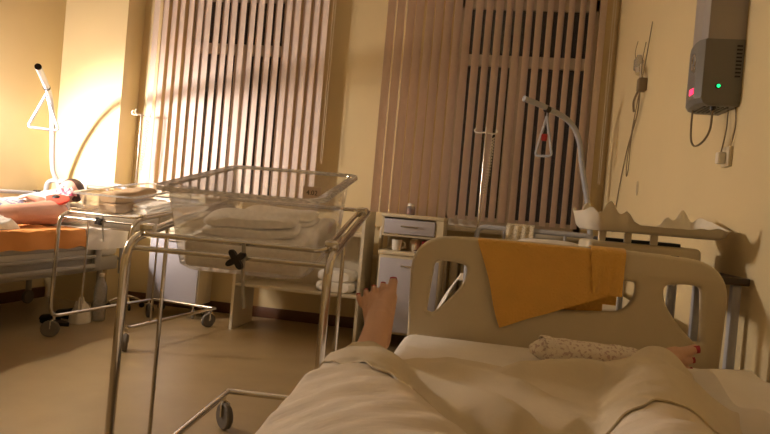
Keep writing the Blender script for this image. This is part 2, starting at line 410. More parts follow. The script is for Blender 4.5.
def bassinet(label):
    t = thing('bassinet_cart', label, 'bassinet', (0, 0, 0), 'baby bassinets on chrome carts')
    hw = 0.285
    bl = TM @ Vector((0, 0.80, 0))
    for sx in (-1, 1):
        x = sx*hw
        MB().tube(arc([(x, bl.y, bl.z), (x, 0.0, 0.855), (x, -0.015, 0.145), (x, 0.98, 0.145)], 0.075, 8), 0.0125, 12).build('side_frame', M['chrome'], t)
        rt = TM @ Vector((0, 0.25, 0))
        MB().tube([(x, rt.y, rt.z), (x, rt.y-0.01, 0.145)], 0.0065).build('upright_rod', M['chrome'], t)
        caster(t, x, 0.02, 0.7 if sx < 0 else 2.2); caster(t, x, 0.93, 2.4 if sx < 0 else 1.2)
    MB().tube(arc([(-hw, 0.94, 0.145), (-hw, 0.98, 0.145), (hw, 0.98, 0.145), (hw, 0.94, 0.145)], 0.03), 0.0125, 12).build('base_crossbar', M['chrome'], t)
    MB().tube([(-hw, 0.025, 0.835), (hw, 0.025, 0.835)], 0.008).build('front_crossbar', M['chrome'], t)
    cr = MB().tube(arc([(0, 0.045, 0.012), (0.262, 0.045, 0.012), (0.262, 0.765, 0.012), (-0.262, 0.765, 0.012), (-0.262, 0.045, 0.012), (0, 0.045, 0.012)], 0.03), 0.008).xf(TM)
    cr.build('cradle_frame', M['chrome'], t)
    for sx in (-1, 1):
        for yy in (0.10, 0.72): MB().box((sx*0.274-0.02, yy-0.018, -0.006), (sx*0.274+0.02, yy+0.018, 0.030), 0.006).xf(TM).build('cradle_clamp', M['chrome'], t)
    # tub
    def tubpt(k, a):     # k 0 bottom..1 rim, a angle param around rounded rect
        wx = 0.200+0.022*k; y0 = 0.115-0.045*k; y1 = 0.695+0.04*k
        return wx, y0, y1, -0.105+0.255*k
    def ring(wx, y0, y1, z, r=0.05):
        pts = []
        for (cx, cy, a0) in ((wx-r, y1-r, 0), (-wx+r, y1-r, 90), (-wx+r, y0+r, 180), (wx-r, y0+r, 270)):
            for q in range(7):
                a = math.radians(a0+q*15); pts.append(Vector((cx+r*math.cos(a), cy+r*math.sin(a), z)))
        return pts
    tb = MB(); ks = [0, 0.06, 0.3, 0.6, 1.0]; rings = []
    for k in ks:
        wx, y0, y1, z = tubpt(k, 0)
        if k == 0: wx -= 0.015; y0 += 0.015; y1 -= 0.015
        rings.append(ring(wx, y0, y1, z))
    n = len(rings[0])
    for rg in rings: tb.v += rg
    for i in range(len(rings)-1):
        for j in range(n): tb.f.append((i*n+j, i*n+(j+1) % n, (i+1)*n+(j+1) % n, (i+1)*n+j))
    tb.f.append(tuple(reversed(range(n))))
    tb.xf(TM); tub = tb.build('tub', M['acrylic'], t)
    wx, y0, y1, z = tubpt(1, 0)
    rm = MB(); outer = [ring(wx, y0, y1, z-0.001), ring(wx+0.028, y0-0.022, y1+0.022, z+0.003, 0.065), ring(wx+0.030, y0-0.024, y1+0.024, z-0.010, 0.066), ring(wx+0.024, y0-0.018, y1+0.018, z-0.008, 0.062), ring(wx+0.001, y0-0.001, y1+0.001, z-0.009)]
    for rg in outer: rm.v += rg
    for i in range(len(outer)):
        for j in range(n): i2 = (i+1) % len(outer); rm.f.append((i*n+j, i*n+(j+1) % n, i2*n+(j+1) % n, i2*n+j))
    rm.xf(TM); rm.build('tub_rim', M['rim'], tub)
    MB().box((-0.186, 0.134, -0.100), (0.186, 0.680, -0.012), 0.02, 3).xf(TM).build('mattress', M['sheet'], t)
    # star knob
    kb = MB(); kx, kz = 0.03, 0.832
    prof = []
    for i in range(32):
        a = 2*math.pi*i/32; rr = 0.011+0.020*abs(math.cos(2*a))**1.7; prof.append((kx+rr*math.cos(a+0.6), kz+rr*math.sin(a+0.6)))
    kb.add([(p[0], -0.012, p[1]) for p in prof]+[(p[0], 0.004, p[1]) for p in prof], [tuple(reversed(range(32))), tuple(range(32, 64))]+[(i, (i+1) % 32, 32+(i+1) % 32, 32+i) for i in range(32)])
    kb.tube([(kx, 0.0, kz), (kx, 0.04, kz+0.01)], 0.008); kb.build('star_knob', M['black'], t)
    MB().tube(crv([(kx+0.012, 0.015, kz+0.045), (kx+0.016, 0.012, kz), (kx+0.018, 0.018, kz-0.07), (kx+0.026, 0.02, kz-0.135)]), [0.006]*7+[0.005]*12, 8).build('tilt_lever', M['greysteel'], t)
    return t
near = bassinet('clear baby bassinet on chrome cart nearest the viewer, with star knob')
near.location = (-0.69, 1.55, 0); near.rotation_euler = (0, 0, math.radians(4.5))
far = copy_tree(near); far.scale = (1, 1, 0.935); far.location = (-2.41, 3.42, 0); far.rotation_euler = (0, 0, math.radians(-8)); far['label'] = 'clear baby bassinet on chrome cart beside the left bed, farther from the viewer'
def cart_mtx(t): return Matrix.Translation(t.location) @ Matrix.Rotation(t.rotation_euler.z, 4, 'Z') @ Matrix.Diagonal((1, 1, t.scale.z, 1))

def folded_cloth(size, seed, layers=3):
    # soft stack of folded cloth, local, base at z=0
    mb = MB(); w_, d_, h_ = size; lh = h_/layers
    for k in range(layers):
        s = len(mb.v); i0 = 1-0.04*k
        def fn(u, v, k=k, i0=i0):
            a = u*2*math.pi
            # superellipse cross-section
            ca, sa = math.cos(a), math.sin(a)
            ex = math.copysign(abs(ca)**0.38, ca)*w_/2*i0; ez = math.copysign(abs(sa)**0.8, sa)*lh*0.56
            y = (v-0.5)*d_*i0; e = 1-0.25*abs(2*v-1)**6
            n = noise.noise(Vector((ex*9+seed, y*9, k*3.1)))*0.012
            return Vector((ex*e+n*0.6, y, max(0.0015, (ez*e)+lh*(k+0.5)+n)))
        mb.grid(fn, 28, 12)
        mb.f.append(tuple(s+i*13 for i in range(28))); mb.f.append(tuple(s+i*13+12 for i in range(28)))
    return mb
def place(mb, mtx): return mb.xf(mtx)
cm = cart_mtx(near) @ TM
def on(mtx, p): return tuple(mtx @ Vector(p))
single('folded_blanket', folded_cloth((0.30, 0.16, 0.062), 1, 2).xf(cm @ Matrix.Translation((-0.02, 0.29, -0.012)) @ Matrix.Rotation(0.12, 4, 'Z')), M['towelw'], 'white folded baby blanket lying in the nearest bassinet', 'blanket', on(cm, (-0.02, 0.30, -0.02)))
single('folded_cloth', folded_cloth((0.28, 0.20, 0.035), 3, 2).xf(cm @ Matrix.Translation((0.0, 0.53, -0.012))), M['sheet'], 'thin white folded cloth at the back of the nearest bassinet', 'cloth', on(cm, (0.0, 0.52, -0.02)))
# card on the bassinet's far wall
cr0 = cm @ Matrix.Translation((0.075, 0.712, 0.072)) @ Matrix.Rotation(math.radians(84), 4, 'X')
card = thing('name_card', 'small pale card with dark digits inside the nearest bassinet', 'card', on(cr0, (0, 0, 0)))
MB().box((-0.036, -0.024, -0.001), (0.036, 0.024, 0.0)).xf(cr0).build('card_sheet', mat('card_paper', '#d8bfa4', 0.7), card)
text_mesh('digits', '4.02', 0.026, M['black'], card, cr0 @ Matrix.Translation((0.0, 0.0, 0.0006)))
fm = cart_mtx(far) @ TM
single('beige_blanket', folded_cloth((0.19, 0.42, 0.15), 11, 2).xf(fm @ Matrix.Translation((-0.085, 0.40, -0.012))), M['beige'], 'bulky beige blanket bundled at the left of the far bassinet', 'blanket', on(fm, (-0.125, 0.4, -0.02)))
single('folded_diaper', folded_cloth((0.16, 0.28, 0.07), 5, 3).xf(fm @ Matrix.Translation((0.095, 0.42, -0.012))), M['towelw'], 'white folded diapers stacked at the right of the far bassinet', 'diapers', on(fm, (0.1, 0.42, -0.02)))

# -------------------------------------------------- white open shelf unit under the left window
def shelf_unit():
    t = thing('shelf_unit', 'white open shelf unit with a middle shelf behind the nearest bassinet', 'shelf', (-1.35, 4.5, 0))
    x0, x1, y0, y1 = -1.845, -0.86, 4.30, 4.70
    def panel(x, top):
        out = [Vector((0, y0, 0))]
        pts = [(y0, 0), (y1, 0), (y1, top)] + [(y0+0.05-0.05*math.sin(a), top-0.05+0.05*math.cos(a)) for a in [k*math.pi/12 for k in range(7)]]
        n = len(pts); mb = MB()
        mb.add([(x, p[0], p[1]) for p in pts]+[(x+0.022, p[0], p[1]) for p in pts], [tuple(range(n)), tuple(reversed(range(n, 2*n)))]+[(i, n+i, n+(i+1) % n, (i+1) % n) for i in range(n)])
        return mb
    panel(x0, 0.97).build('side_panel', M['whitelam'], t); panel(x1-0.022, 0.985).build('side_panel', M['whitelam'], t)
    MB().box((x0+0.022, y0+0.01, 0.335), (x1-0.022, y1, 0.357), 0.002).build('shelf_board', M['whitelam'], t)
    MB().box((x0+0.022, y0+0.005, 0.79), (x1-0.022, y1, 0.815), 0.002).build('top_board', M['whitelam'], t)
    MB().box((x0+0.022, y1-0.016, 0.357), (x1-0.022, y1, 0.79)).build('back_board', M['whitelam'], t)
shelf_unit()
single('towel_bundle', folded_cloth((0.30, 0.26, 0.16), 21, 2).xf(Matrix.Translation((-1.07, 4.48, 0.357))), M['towelw'], 'white towel bundle on the middle shelf of the white unit', 'towel', (-1.07, 4.48, 0.357))

# -------------------------------------------------- bedside cabinets
def cabinet(label, loc, rz):
    t = thing('bedside_cabinet', label, 'cabinet', (0, 0, 0), 'bedside cabinets on casters')
    w_, d_ = 0.45, 0.42
    b = MB().box((-w_/2, 0.012, 0.11), (w_/2, d_, 0.685), 0.006); b.build('body', M['creamlam'], t)
    MB().box((-w_/2-0.008, -0.005, 0.685), (w_/2+0.008, d_, 0.715), 0.01).build('lower_top', M['creamlam'], t)
    d = MB().box((-w_/2+0.012, -0.006, 0.13), (w_/2-0.012, 0.014, 0.662), 0.004).build('door', M['greylam'], t)
    MB().tube(arc([(-0.06, -0.006, 0.615), (-0.06, -0.026, 0.612), (0.06, -0.026, 0.612), (0.06, -0.006, 0.615)], 0.012), 0.005, 8).build('handle', M['chrome'], d)
    up = MB(); up.box((-w_/2, 0.012, 0.822), (-w_/2+0.018, d_, 0.958)); up.box((w_/2-0.055, 0.0, 0.822), (w_/2, d_, 0.958)); up.box((-w_/2+0.018, 0.012, 0.822), (w_/2-0.055, d_, 0.838)); up.box((-w_/2+0.018, d_-0.016, 0.838), (w_/2-0.055, d_, 0.958))
    up.build('drawer_case', M['creamlam'], t)
    MB().box((-w_/2-0.006, -0.006, 0.958), (w_/2+0.006, d_, 0.986), 0.010).build('top', M['creamlam'], t)
    bk = MB().box((-w_/2, d_-0.016, 0.715), (w_/2, d_, 0.822)); bk.build('back_panel', M['creamlam'], t)
    ps = MB().box((w_/2-0.03, d_-0.10, 0.715), (w_/2-0.012, d_-0.016, 0.822)); ps.build('support_post', M['creamlam'], t)
    dr = MB().box((-w_/2+0.022, -0.008, 0.842), (w_/2-0.06, 0.012, 0.948), 0.004).box((-w_/2+0.03, 0.012, 0.846), (w_/2-0.07, d_-0.03, 0.930)).build('drawer', M['greylam'], t)
    MB().tube(arc([(-0.08, -0.008, 0.902), (-0.08, -0.028, 0.899), (0.04, -0.028, 0.899), (0.04, -0.008, 0.902)], 0.012), 0.005, 8).build('handle', M['chrome'], dr)
    for sx in (-1, 1):
        for yy in (0.06, d_-0.06): caster(t, sx*(w_/2-0.05), yy, 1.1+sx, 0.115, 0.034, 0.022)
    t.location = loc; t.rotation_euler = (0, 0, rz); return t
cabinet('grey-fronted bedside cabinet by the radiator pipes, between shelf unit and footboard', (-0.515, 4.30, 0), 0)
cabinet('grey-fronted bedside cabinet behind the far bassinet, by the left bed', (-2.43, 4.475, 0), 0).scale = (1, 0.58, 1)
# things on the right cabinet
jar = thing('glass_jar', 'small glass jar with red lid on top of the right bedside cabinet', 'jar', (-0.55, 4.42, 0.986))
MB().lathe([(0.026, 0), (0.03, 0.004), (0.03, 0.055), (0.024, 0.066)], (-0.55, 4.42, 0.986)).build('glass_body', M['bottle'], jar)
MB().lathe([(0.02, 0.002), (0.028, 0.006), (0.028, 0.04), (0.01, 0.042)], (-0.55, 4.42, 0.986)).build('contents', M['redbox'], jar)
MB().lathe([(0.027, 0.064), (0.027, 0.080), (0.024, 0.083)], (-0.55, 4.42, 0.986)).build('lid', M['white'], jar)
mug = thing('mug', 'cream mug in the open shelf of the right bedside cabinet', 'mug', (-0.63, 4.40, 0.715))
MB().lathe([(0.028, 0), (0.034, 0.006), (0.038, 0.08), (0.035, 0.08), (0.030, 0.01), (0.0, 0.008)], (-0.63, 4.40, 0.715)).build('cup', M['white'], mug)
MB().tube(crv([(-0.594, 4.40, 0.782), (-0.572, 4.40, 0.775), (-0.572, 4.40, 0.745), (-0.597, 4.40, 0.735)]), 0.005, 8).build('handle', M['white'], mug)
bt = thing('small_jug', 'pale plastic jug beside the cream mug in the cabinet', 'jug', (-0.50, 4.45, 0.715))
MB().lathe([(0.035, 0), (0.04, 0.01), (0.042, 0.07), (0.03, 0.088), (0.026, 0.09)], (-0.50, 4.45, 0.715)).build('jug_body', M['creamlam'], bt)
MB().lathe([(0.028, 0.088), (0.028, 0.098), (0.01, 0.101)], (-0.50, 4.45, 0.715)).build('lid', M['white'], bt)
rb = thing('red_carton', 'red carton lying in the open shelf of the right bedside cabinet', 'carton', (-0.37, 4.43, 0.715))
MB().box((-0.44, 4.36, 0.7155), (-0.33, 4.52, 0.800), 0.003).build('carton_body', M['redbox'], rb)
MB().box((-0.442, 4.358, 0.775), (-0.328, 4.522, 0.803), 0.003).build('carton_lid', M['redbox'], rb)
book = thing('notebook', 'dark notebook lying in front of the red carton', 'notebook', (-0.43, 4.33, 0.715))
MB().box((-0.49, 4.305, 0.7155), (-0.36, 4.352, 0.719)).box((-0.49, 4.305, 0.729), (-0.36, 4.352, 0.7325)).build('cover', M['black'], book)
MB().box((-0.487, 4.307, 0.719), (-0.362, 4.35, 0.729)).build('pages', M['white'], book)

# -------------------------------------------------- heating pipes and radiator below the right window
hp = thing('heating_pipes', 'cream heating pipes on the wall between cabinet and white shelf unit', 'pipes', (-0.86, 4.82, 0))
MB().tube(arc([(-0.895, 4.83, 0), (-0.895, 4.83, 0.86), (-0.895, 4.88, 0.86)], 0.02), 0.014).build('pipe', M['creamlam'], hp)
MB().tube(arc([(-0.82, 4.80, 0), (-0.82, 4.80, 0.885), (-0.42, 4.80, 0.885)], 0.05), 0.017).build('pipe', M['creamlam'], hp)
MB().tube(arc([(-0.76, 4.83, 0), (-0.76, 4.83, 0.84), (-0.76, 4.89, 0.84)], 0.02), 0.012).build('pipe', M['creamlam'], hp)
MB().box((-0.93, 4.815, 0.60), (-0.78, 4.845, 0.63), 0.006).build('valve_link', M['creamlam'], hp)
rd = thing('radiator', 'cream ribbed radiator below the right window sill', 'radiator', (0.15, 4.82, 0.12))
for k in range(12):
    x = -0.30+k*0.085
    MB().box((x-0.034, 4.80, 0.14), (x+0.034, 4.875, 0.74), 0.02, 2).build('rib', M['creamlam'], rd)
MB().tube([(-0.33, 4.84, 0.70), (0.67, 4.84, 0.70)], 0.018).tube([(-0.33, 4.84, 0.18), (0.67, 4.84, 0.18)], 0.018).build('header_pipes', M['creamlam'], rd)

# -------------------------------------------------- IV stands with coiled cords
def iv_stand(label, loc, rz, h):
    t = thing('iv_stand', label, 'stand', (0, 0, 0), 'chrome infusion stands')
    MB().tube([(0, 0, 0.06), (0, 0, 0.75)], 0.0125).build('lower_pole', M['chrome'], t)
    MB().tube([(0, 0, 0.75), (0, 0, h)], 0.005).build('upper_pole', M['chrome'], t)
    MB().lathe([(0.012, 0.73), (0.022, 0.735), (0.022, 0.77), (0.009, 0.78)]).build('clamp_collar', M['black'], t)
    hb = MB().tube(crv([(-0.075, 0, h+0.035), (-0.085, 0, h+0.012), (-0.06, 0, h-0.002), (0, 0, h+0.004), (0.06, 0, h-0.002), (0.085, 0, h+0.012), (0.075, 0, h+0.035)]), 0.006, 8)
    hb.tube(crv([(0, -0.075, h+0.035), (0, -0.085, h+0.012), (0, -0.06, h-0.002), (0, 0, h+0.004), (0, 0.06, h-0.002)]), 0.006, 8)
    hb.build('hook_bar', M['white'], t)
    pts = []
    for i in range(200):
        a = i*0.62; z = h-0.03-i*0.0022; pts.append((0.055+0.013*math.cos(a)-0.03*(i/200)**2, 0.01+0.013*math.sin(a), z))
    MB().tube(pts, 0.0035, 5).build('coiled_cord', M['whitecord'], t)
    MB().tube([(0.04, 0.01, h-0.03), (0.06, 0.0, h+0.005)], 0.003, 5).tube(crv([(0.026, 0.01, h-0.47), (0.02, 0.005, h-0.6), (0.0, 0.013, h-0.75)]), 0.003, 5).build('cord_ends', M['whitecord'], t)
    for k in range(4):
        a = math.radians(45+90*k)
        lg = MB().tube(crv([(0, 0, 0.10), (0.05*math.cos(a), 0.05*math.sin(a), 0.09), (0.13*math.cos(a), 0.13*math.sin(a), 0.055)]), 0.011).build('leg', M['chrome'], t)
        p = Vector((0.13*math.cos(a), 0.13*math.sin(a), 0.022)); ax = Vector((-math.sin(a), math.cos(a), 0))
        MB().lathe([(0.006, -0.009), (0.022, -0.009), (0.022, 0.009), (0.006, 0.009)], p, ax, 14).tube([tuple(p), tuple(p+Vector((0, 0, 0.035)))], 0.006).build('caster', M['black'], lg)
    t.location = loc; t.rotation_euler = (0, 0, rz); return t
iv_stand('chrome infusion stand with coiled cord at the brightly lit left window edge', (-2.905, 4.605, 0), 0, 1.62)
iv_stand('chrome infusion stand with coiled cord in front of the dim right blind', (-0.055, 4.66, 0), 0.0, 1.66)

# -------------------------------------------------- tubular hospital beds (left bed, and the one beyond the footboard)
def tube_bed(name, label, x0, x1, y0, y1, ztop, hb_z, group):
    t = thing(name, label, 'bed', ((x0+x1)/2, (y0+y1)/2, 0), group)
    for (y, z) in ((y1, hb_z), (y0, hb_z-0.07)):
        e = MB().tube(arc([(x0+0.02, y, 0.30), (x0+0.02, y, z), (x1-0.02, y, z), (x1-0.02, y, 0.30)], 0.07, 8), 0.019, 12).build('end_frame', M['steel'], t)
        for k in range(3):
            x = x0+(x1-x0)*(k+1)/4; MB().tube([(x, y, 0.42), (x, y, z)], 0.011).build('end_bar', M['steel'], e)
        MB().tube([(x0+0.02, y, 0.42), (x1-0.02, y, 0.42)], 0.013).build('end_rail', M['steel'], e)
    for k, x in enumerate((x0, x1)):
        s = 1 if k else -1
        for z, r in ((0.535, 0.017), (0.465, 0.015), (0.39, 0.019)):
            MB().box((x-0.012, y0+0.25, z-r), (x+0.012, y1-0.30, z+r), 0.010, 2).build('side_rail', M['greysteel'], t)
        for yy in (y0+0.28, y1-0.34):
            MB().box((x-0.014, yy-0.04, 0.36), (x+0.014, yy+0.04, 0.56), 0.02, 2).build('rail_bracket', M['greysteel'], t)
    MB().box((x0+0.03, y0+0.03, 0.34), (x1-0.03, y1-0.03, 0.45), 0.01).build('bed_frame', M['greysteel'], t)
    for x in (x0+0.08, x1-0.08):
        for yy in (y0+0.18, y1-0.18):
            lg = MB().tube([(x, yy, 0.36), (x, yy, 0.11)], 0.022).build('leg', M['greysteel'], t)
            MB().lathe([(0.015, -0.016), (0.05, -0.016), (0.055, -0.01), (0.055, 0.01), (0.05, 0.016), (0.015, 0.016)], (x, yy, 0.055), (1, 0, 0), 18).build('wheel', M['rubber'], lg)
    MB().box((x0+0.025, y0+0.04, 0.45), (x1-0.025, y1-0.04, ztop), 0.04, 3).build('mattress', M['sheet'], t)
    return t
def trapeze(bed, path, handle_c, hdir, hw=0.115, hh=0.30, cap='black'):
    P = crv(path, 8)
    t = MB().tube(P, 0.020, 12).build('trapeze_pole', M['steel'], bed, label='pale curved trapeze pole')
    MB().lathe([(0.0205, -0.002), (0.0205, 0.004), (0.012, 0.005)], P[-1], (P[-1]-P[-2]), 14).build('end_cap', M[cap], t)
    c = Vector(handle_c); d = Vector(hdir).normalized()
    h = MB().tube([tuple(c+Vector((0, 0, 0.0))), tuple(c+Vector((0, 0, -0.06)))], 0.004, 6)
    h.tube(arc([tuple(c+Vector((0, 0, -0.05))), tuple(c-d*hw+Vector((0, 0, -hh))), tuple(c+d*hw+Vector((0, 0, -hh))), tuple(c+Vector((0, 0, -0.05)))], 0.03), 0.0095, 8)
    h.build('grab_handle', M['steel'], t)
    MB().lathe([(0.024, -0.016), (0.024, 0.016)], c, (P[-1]-P[-4]), 14).build('strap', M['black'], t)
lb = tube_bed('hospital_bed', 'grey-railed hospital bed with trapeze pole along the left wall, orange sheet on it', -3.67, -2.89, 2.38, 4.50, 0.665, 1.010, 'tubular hospital beds')
rbed = tube_bed('hospital_bed', 'tubular hospital bed beyond the beige footboard, its head at the right window', -0.075, 0.80, 2.64, 4.54, 0.66, 0.945, 'tubular hospital beds')
trapeze(lb, [(-3.53, 4.53, 0.36), (-3.535, 4.52, 0.90), (-3.552, 4.44, 1.10), (-3.49, 4.33, 1.335), (-3.417, 4.22, 1.499), (-3.359, 4.12, 1.594), (-3.285, 4.0, 1.657), (-3.069, 3.68, 1.692), (-2.80, 3.30, 1.700)], (-3.20, 3.87, 1.675), (0.66, 0.75, 0), 0.10, 0.30)
trapeze(rbed, [(0.76, 4.575, 0.36), (0.76, 4.575, 0.96), (0.66, 4.575, 1.45), (0.615, 4.54, 1.64), (0.53, 4.48, 1.755), (0.37, 4.36, 1.815), (0.19, 4.22, 1.850)], (0.36, 4.35, 1.81), (0.9, -0.3, 0), 0.06, 0.33, 'steel')
MB().box((0.335, 4.33, 1.585), (0.375, 4.355, 1.635), 0.008).build('call_button', M['redbox'], [c for c in rbed.children if c.name.startswith('trapeze')][0], label='small red call button')
# -- left bed linens and patient
def drape(mbname, fn, nu, nv, th, m, label, cat, loc, group=None):
    return single(mbname, MB().grid(fn, nu, nv, th), m, label, cat, loc, group)
def orange_fn(u, v):
    y = 2.46+u*1.52; s = v*0.985
    if s < 0.78: x = -3.64+s; z = 0.673+0.004*math.sin(y*23+x*9)
    else: x = -2.868+0.006*math.sin(y*17); z = 0.673-(s-0.78)*0.62+0.003*math.sin(y*31)
    x += 0.012*noise.noise(Vector((y*5, s*6, 1))); z += 0.010*noise.noise(Vector((y*6, s*5, 4)))
    if s < 0.78: z = max(z, 0.672)
    return Vector((x, y, z))
drape('orange_bedsheet', orange_fn, 60, 40, 0.003, M['orange'], 'orange sheet covering the left bed and hanging down its side', 'bedsheet', (-2.9, 3.2, 0.66))
def white_fn(u, v):
    y = 3.985+u*0.50; s = v*1.02
    if s < 0.78: x = -3.64+s; z = 0.676
    else: x = -2.862+0.01*math.sin(y*23); z = 0.676-(s-0.78)*0.66
    n = noise.noise(Vector((y*9, s*9, 8))); x += 0.012*n; z += 0.008*n
    if s < 0.78: z = max(z, 0.673)
    return Vector((x, y, z))
drape('white_bedsheet', white_fn, 30, 40, 0.003, M['sheet'], 'white crumpled sheet hanging at the head of the left bed', 'bedsheet', (-2.9, 4.2, 0.66))
def pillow(cx, cy, cz, sx, sy, sz, rot=None):
    mb = MB()
    for sg in (1, -1):
        def fn(u, v):
            a, b = 2*u-1, 2*v-1
            e = (1-abs(a)**3.5)*(1-abs(b)**3.5)
            return Vector((a*sx/2*(1-0.06*b*b), b*sy/2*(1-0.06*a*a), sg*sz/2*max(e, 0)**0.5 + 0.006*noise.noise(Vector((a*3+cx, b*3, sg)))*e))
        mb.grid(fn, 18, 18)
    m = Matrix.Translation((cx, cy, cz)) @ (rot or Matrix.Identity(4))
    return mb.xf(m)
single('pillow', pillow(-3.29, 4.27, 0.755, 0.52, 0.38, 0.13, Matrix.Rotation(math.radians(16), 4, 'X')), M['sheet'], 'white pillow under the head of the left patient', 'pillow', (-3.29, 4.30, 0.68))
def left_patient():
    L = (-3.28, 3.6, 0.68)
    b = MB()
    # torso curled against the pillow, hips towards the viewer
    capsule(b, (-3.25, 3.98, 0.772), (-3.36, 4.20, 0.81), 0.098, 0.095)
    capsule(b, (-3.36, 4.20, 0.81), (-3.42, 4.28, 0.83), 0.095, 0.08)
    capsule(b, (-3.37, 4.24, 0.89), (-3.27, 4.26, 0.92), 0.055, 0.05)
    # head
    b.ball((-3.24, 4.25, 0.935), 0.085, 16, 10, (0.92, 1.05, 1.05)); b.ball((-3.22, 4.20, 0.925), 0.060, 14, 8)
    b.ball((-3.215, 4.135, 0.935), 0.016, 10, 6, (0.8, 1.0, 1.3))
    for q in (-1, 1): b.ball((-3.24+q*0.078, 4.25, 0.935), 0.02, 8, 6, (0.5, 1, 1)); b.ball((-3.22+q*0.03, 4.15, 0.955), 0.012, 8, 6)
    b.ball((-3.215, 4.148, 0.905), 0.014, 10, 6, (1.5, 0.8, 0.6))
    # near leg bare, far leg beside it, both lying towards the viewer
    capsule(b, (-3.13, 3.95, 0.775), (-3.09, 3.50, 0.762), 0.092, 0.068); capsule(b, (-3.09, 3.50, 0.762), (-3.13, 3.10, 0.735), 0.066, 0.040)
    capsule(b, (-3.36, 3.95, 0.765), (-3.40, 3.52, 0.742), 0.085, 0.060); capsule(b, (-3.40, 3.52, 0.742), (-3.40, 3.12, 0.725), 0.060, 0.040)
    for x in (-3.13, -3.40):
        capsule(b, (x, 3.09, 0.725), (x-0.01, 3.04, 0.80), 0.034, 0.026)
        for q in range(5): capsule(b, (x-0.035+q*0.017, 3.04, 0.81), (x-0.04+q*0.019, 3.035, 0.845-abs(q-3)*0.006), 0.011, 0.008)
    # near arm bent over the belly, far arm along the pillow
    capsule(b, (-3.27, 4.16, 0.84), (-3.13, 4.05, 0.79), 0.046, 0.038); capsule(b, (-3.13, 4.05, 0.79), (-3.20, 3.88, 0.862), 0.038, 0.027)
    capsule(b, (-3.20, 3.88, 0.864), (-3.25, 3.85, 0.875), 0.025, 0.021)
    for q in range(5): capsule(b, (-3.255, 3.872-q*0.013, 0.877), (-3.305, 3.868-q*0.014, 0.873-0.004*q), 0.009, 0.007)
    capsule(b, (-3.48, 4.26, 0.84), (-3.56, 4.10, 0.76), 0.046, 0.04); capsule(b, (-3.56, 4.10, 0.76), (-3.48, 3.92, 0.80), 0.04, 0.028)
    capsule(b, (-3.48, 3.91, 0.80), (-3.45, 3.86, 0.81), 0.026, 0.022)
    for q in range(5): capsule(b, (-3.475+q*0.014, 3.845, 0.812), (-3.47+q*0.015, 3.795+0.006*abs(q-2), 0.808), 0.009, 0.007)
    me = remeshed(b, 'person', M['skin2'], 0.007, L)
    o = bpy.data.objects.new('person', me); COL.objects.link(o); o.location = L; ORG[o.name] = Vector(L)
    tag(o, 'patient lying bare-legged on the left bed in a pale patterned gown', 'person')
    # gown: tube around the torso
    g = MB()
    def fn(u, v):
        a = 2*math.pi*u; y = 3.86+0.40*v
        k = min(1, 0.03+v*9)*min(1, 0.03+(1-v)*9); k = k**0.5
        rx = (0.205-0.05*v)*k; rz = (0.108+0.008*v)*k; cx = -3.27-0.10*v
        n = 0.010*noise.noise(Vector((math.cos(a)*3, y*9, math.sin(a)*3)))
        z = 0.775+0.045*v+(rz+n*k)*math.sin(a)
        return Vector((cx+(rx+n*k)*math.cos(a), y, max(z, 0.683)))
    g.grid(fn, 40, 22, 0.003)
    def fn3(u, v):
        a = math.pi*(u*1.1-0.05); y = 3.42+0.50*v
        rr = 0.076+0.030*v+0.008*noise.noise(Vector((u*6, y*9, 2)))
        return Vector((-3.395+0.03*v+(rr+0.01)*math.cos(a), y, max(0.683, 0.742+0.02*v+rr*math.sin(a))))
    g.grid(fn3, 24, 20, 0.003)
    g.build('gown', M['gownblue'], o, label='pale gown with blue pattern')
    hmb = MB(); hmb.ball((-3.245, 4.285, 0.945), 0.096, 18, 10, (0.97, 0.95, 1.0))
    hmb.ball((-3.175, 4.25, 0.90), 0.045, 12, 8); hmb.ball((-3.315, 4.25, 0.90), 0.045, 12, 8)
    hb = bpy.data.objects.new('hair', remeshed(hmb, 'hair', M['hair'], 0.008, L)); COL.objects.link(hb); hb.parent = o; ORG[hb.name] = Vector(L)
left_patient()
rc = thing('red_cushion', 'round red cushion with black centre beside the left patient', 'cushion', (-3.12, 4.00, 0.89))
mtxr = Matrix.Translation((-3.13, 3.97, 0.868)) @ Matrix.Rotation(math.radians(8), 4, 'Y') @ Matrix.Rotation(math.radians(22), 4, 'X')
MB().lathe([(0.005, -0.022), (0.06, -0.020), (0.086, -0.008), (0.09, 0.0), (0.086, 0.01), (0.06, 0.021), (0.005, 0.024)], n=28).xf(mtxr).build('cushion_body', M['red'], rc)
MB().lathe([(0.026, 0.018), (0.028, 0.026), (0.02, 0.034), (0.005, 0.036)], n=20).xf(mtxr).build('centre_button', M['black'], rc)
def crumple(cx, cy, z0, rx, ry, h, seed, n=36):
    mb = MB()
    def fn(u, v):
        a = 2*math.pi*u; r = v
        x = math.cos(a)*r; y = math.sin(a)*r
        nn = noise.noise(Vector((x*2.1+seed, y*2.1, seed*0.7)))+0.5*noise.noise(Vector((x*5+seed, y*5, seed)))
        hh = h*max(0, 1-r**2.2)**0.6*(0.75+0.5*nn)
        rr = 1+0.18*noise.noise(Vector((math.cos(a)*1.3+seed, math.sin(a)*1.3, 5)))
        return Vector((cx+x*rx*rr, cy+y*ry*rr, z0+max(hh, 0.0015 if r < 0.999 else 0)))
    mb.grid(fn, n, 14); mb.f.append(tuple(i*15+14 for i in range(n)))
    return mb
single('crumpled_towel', crumple(-3.02, 3.26, 0.678, 0.10, 0.24, 0.10, 3), M['towelw'], 'crumpled white cloth on the near edge of the left bed', 'cloth', (-3.02, 3.26, 0.678))
single('flowered_cloth', crumple(-3.18, 4.12, 0.905, 0.09, 0.06, 0.07, 9), M['flower'], 'small pink flowered cloth beside the head of the left patient', 'cloth', (-3.18, 4.12, 0.905))
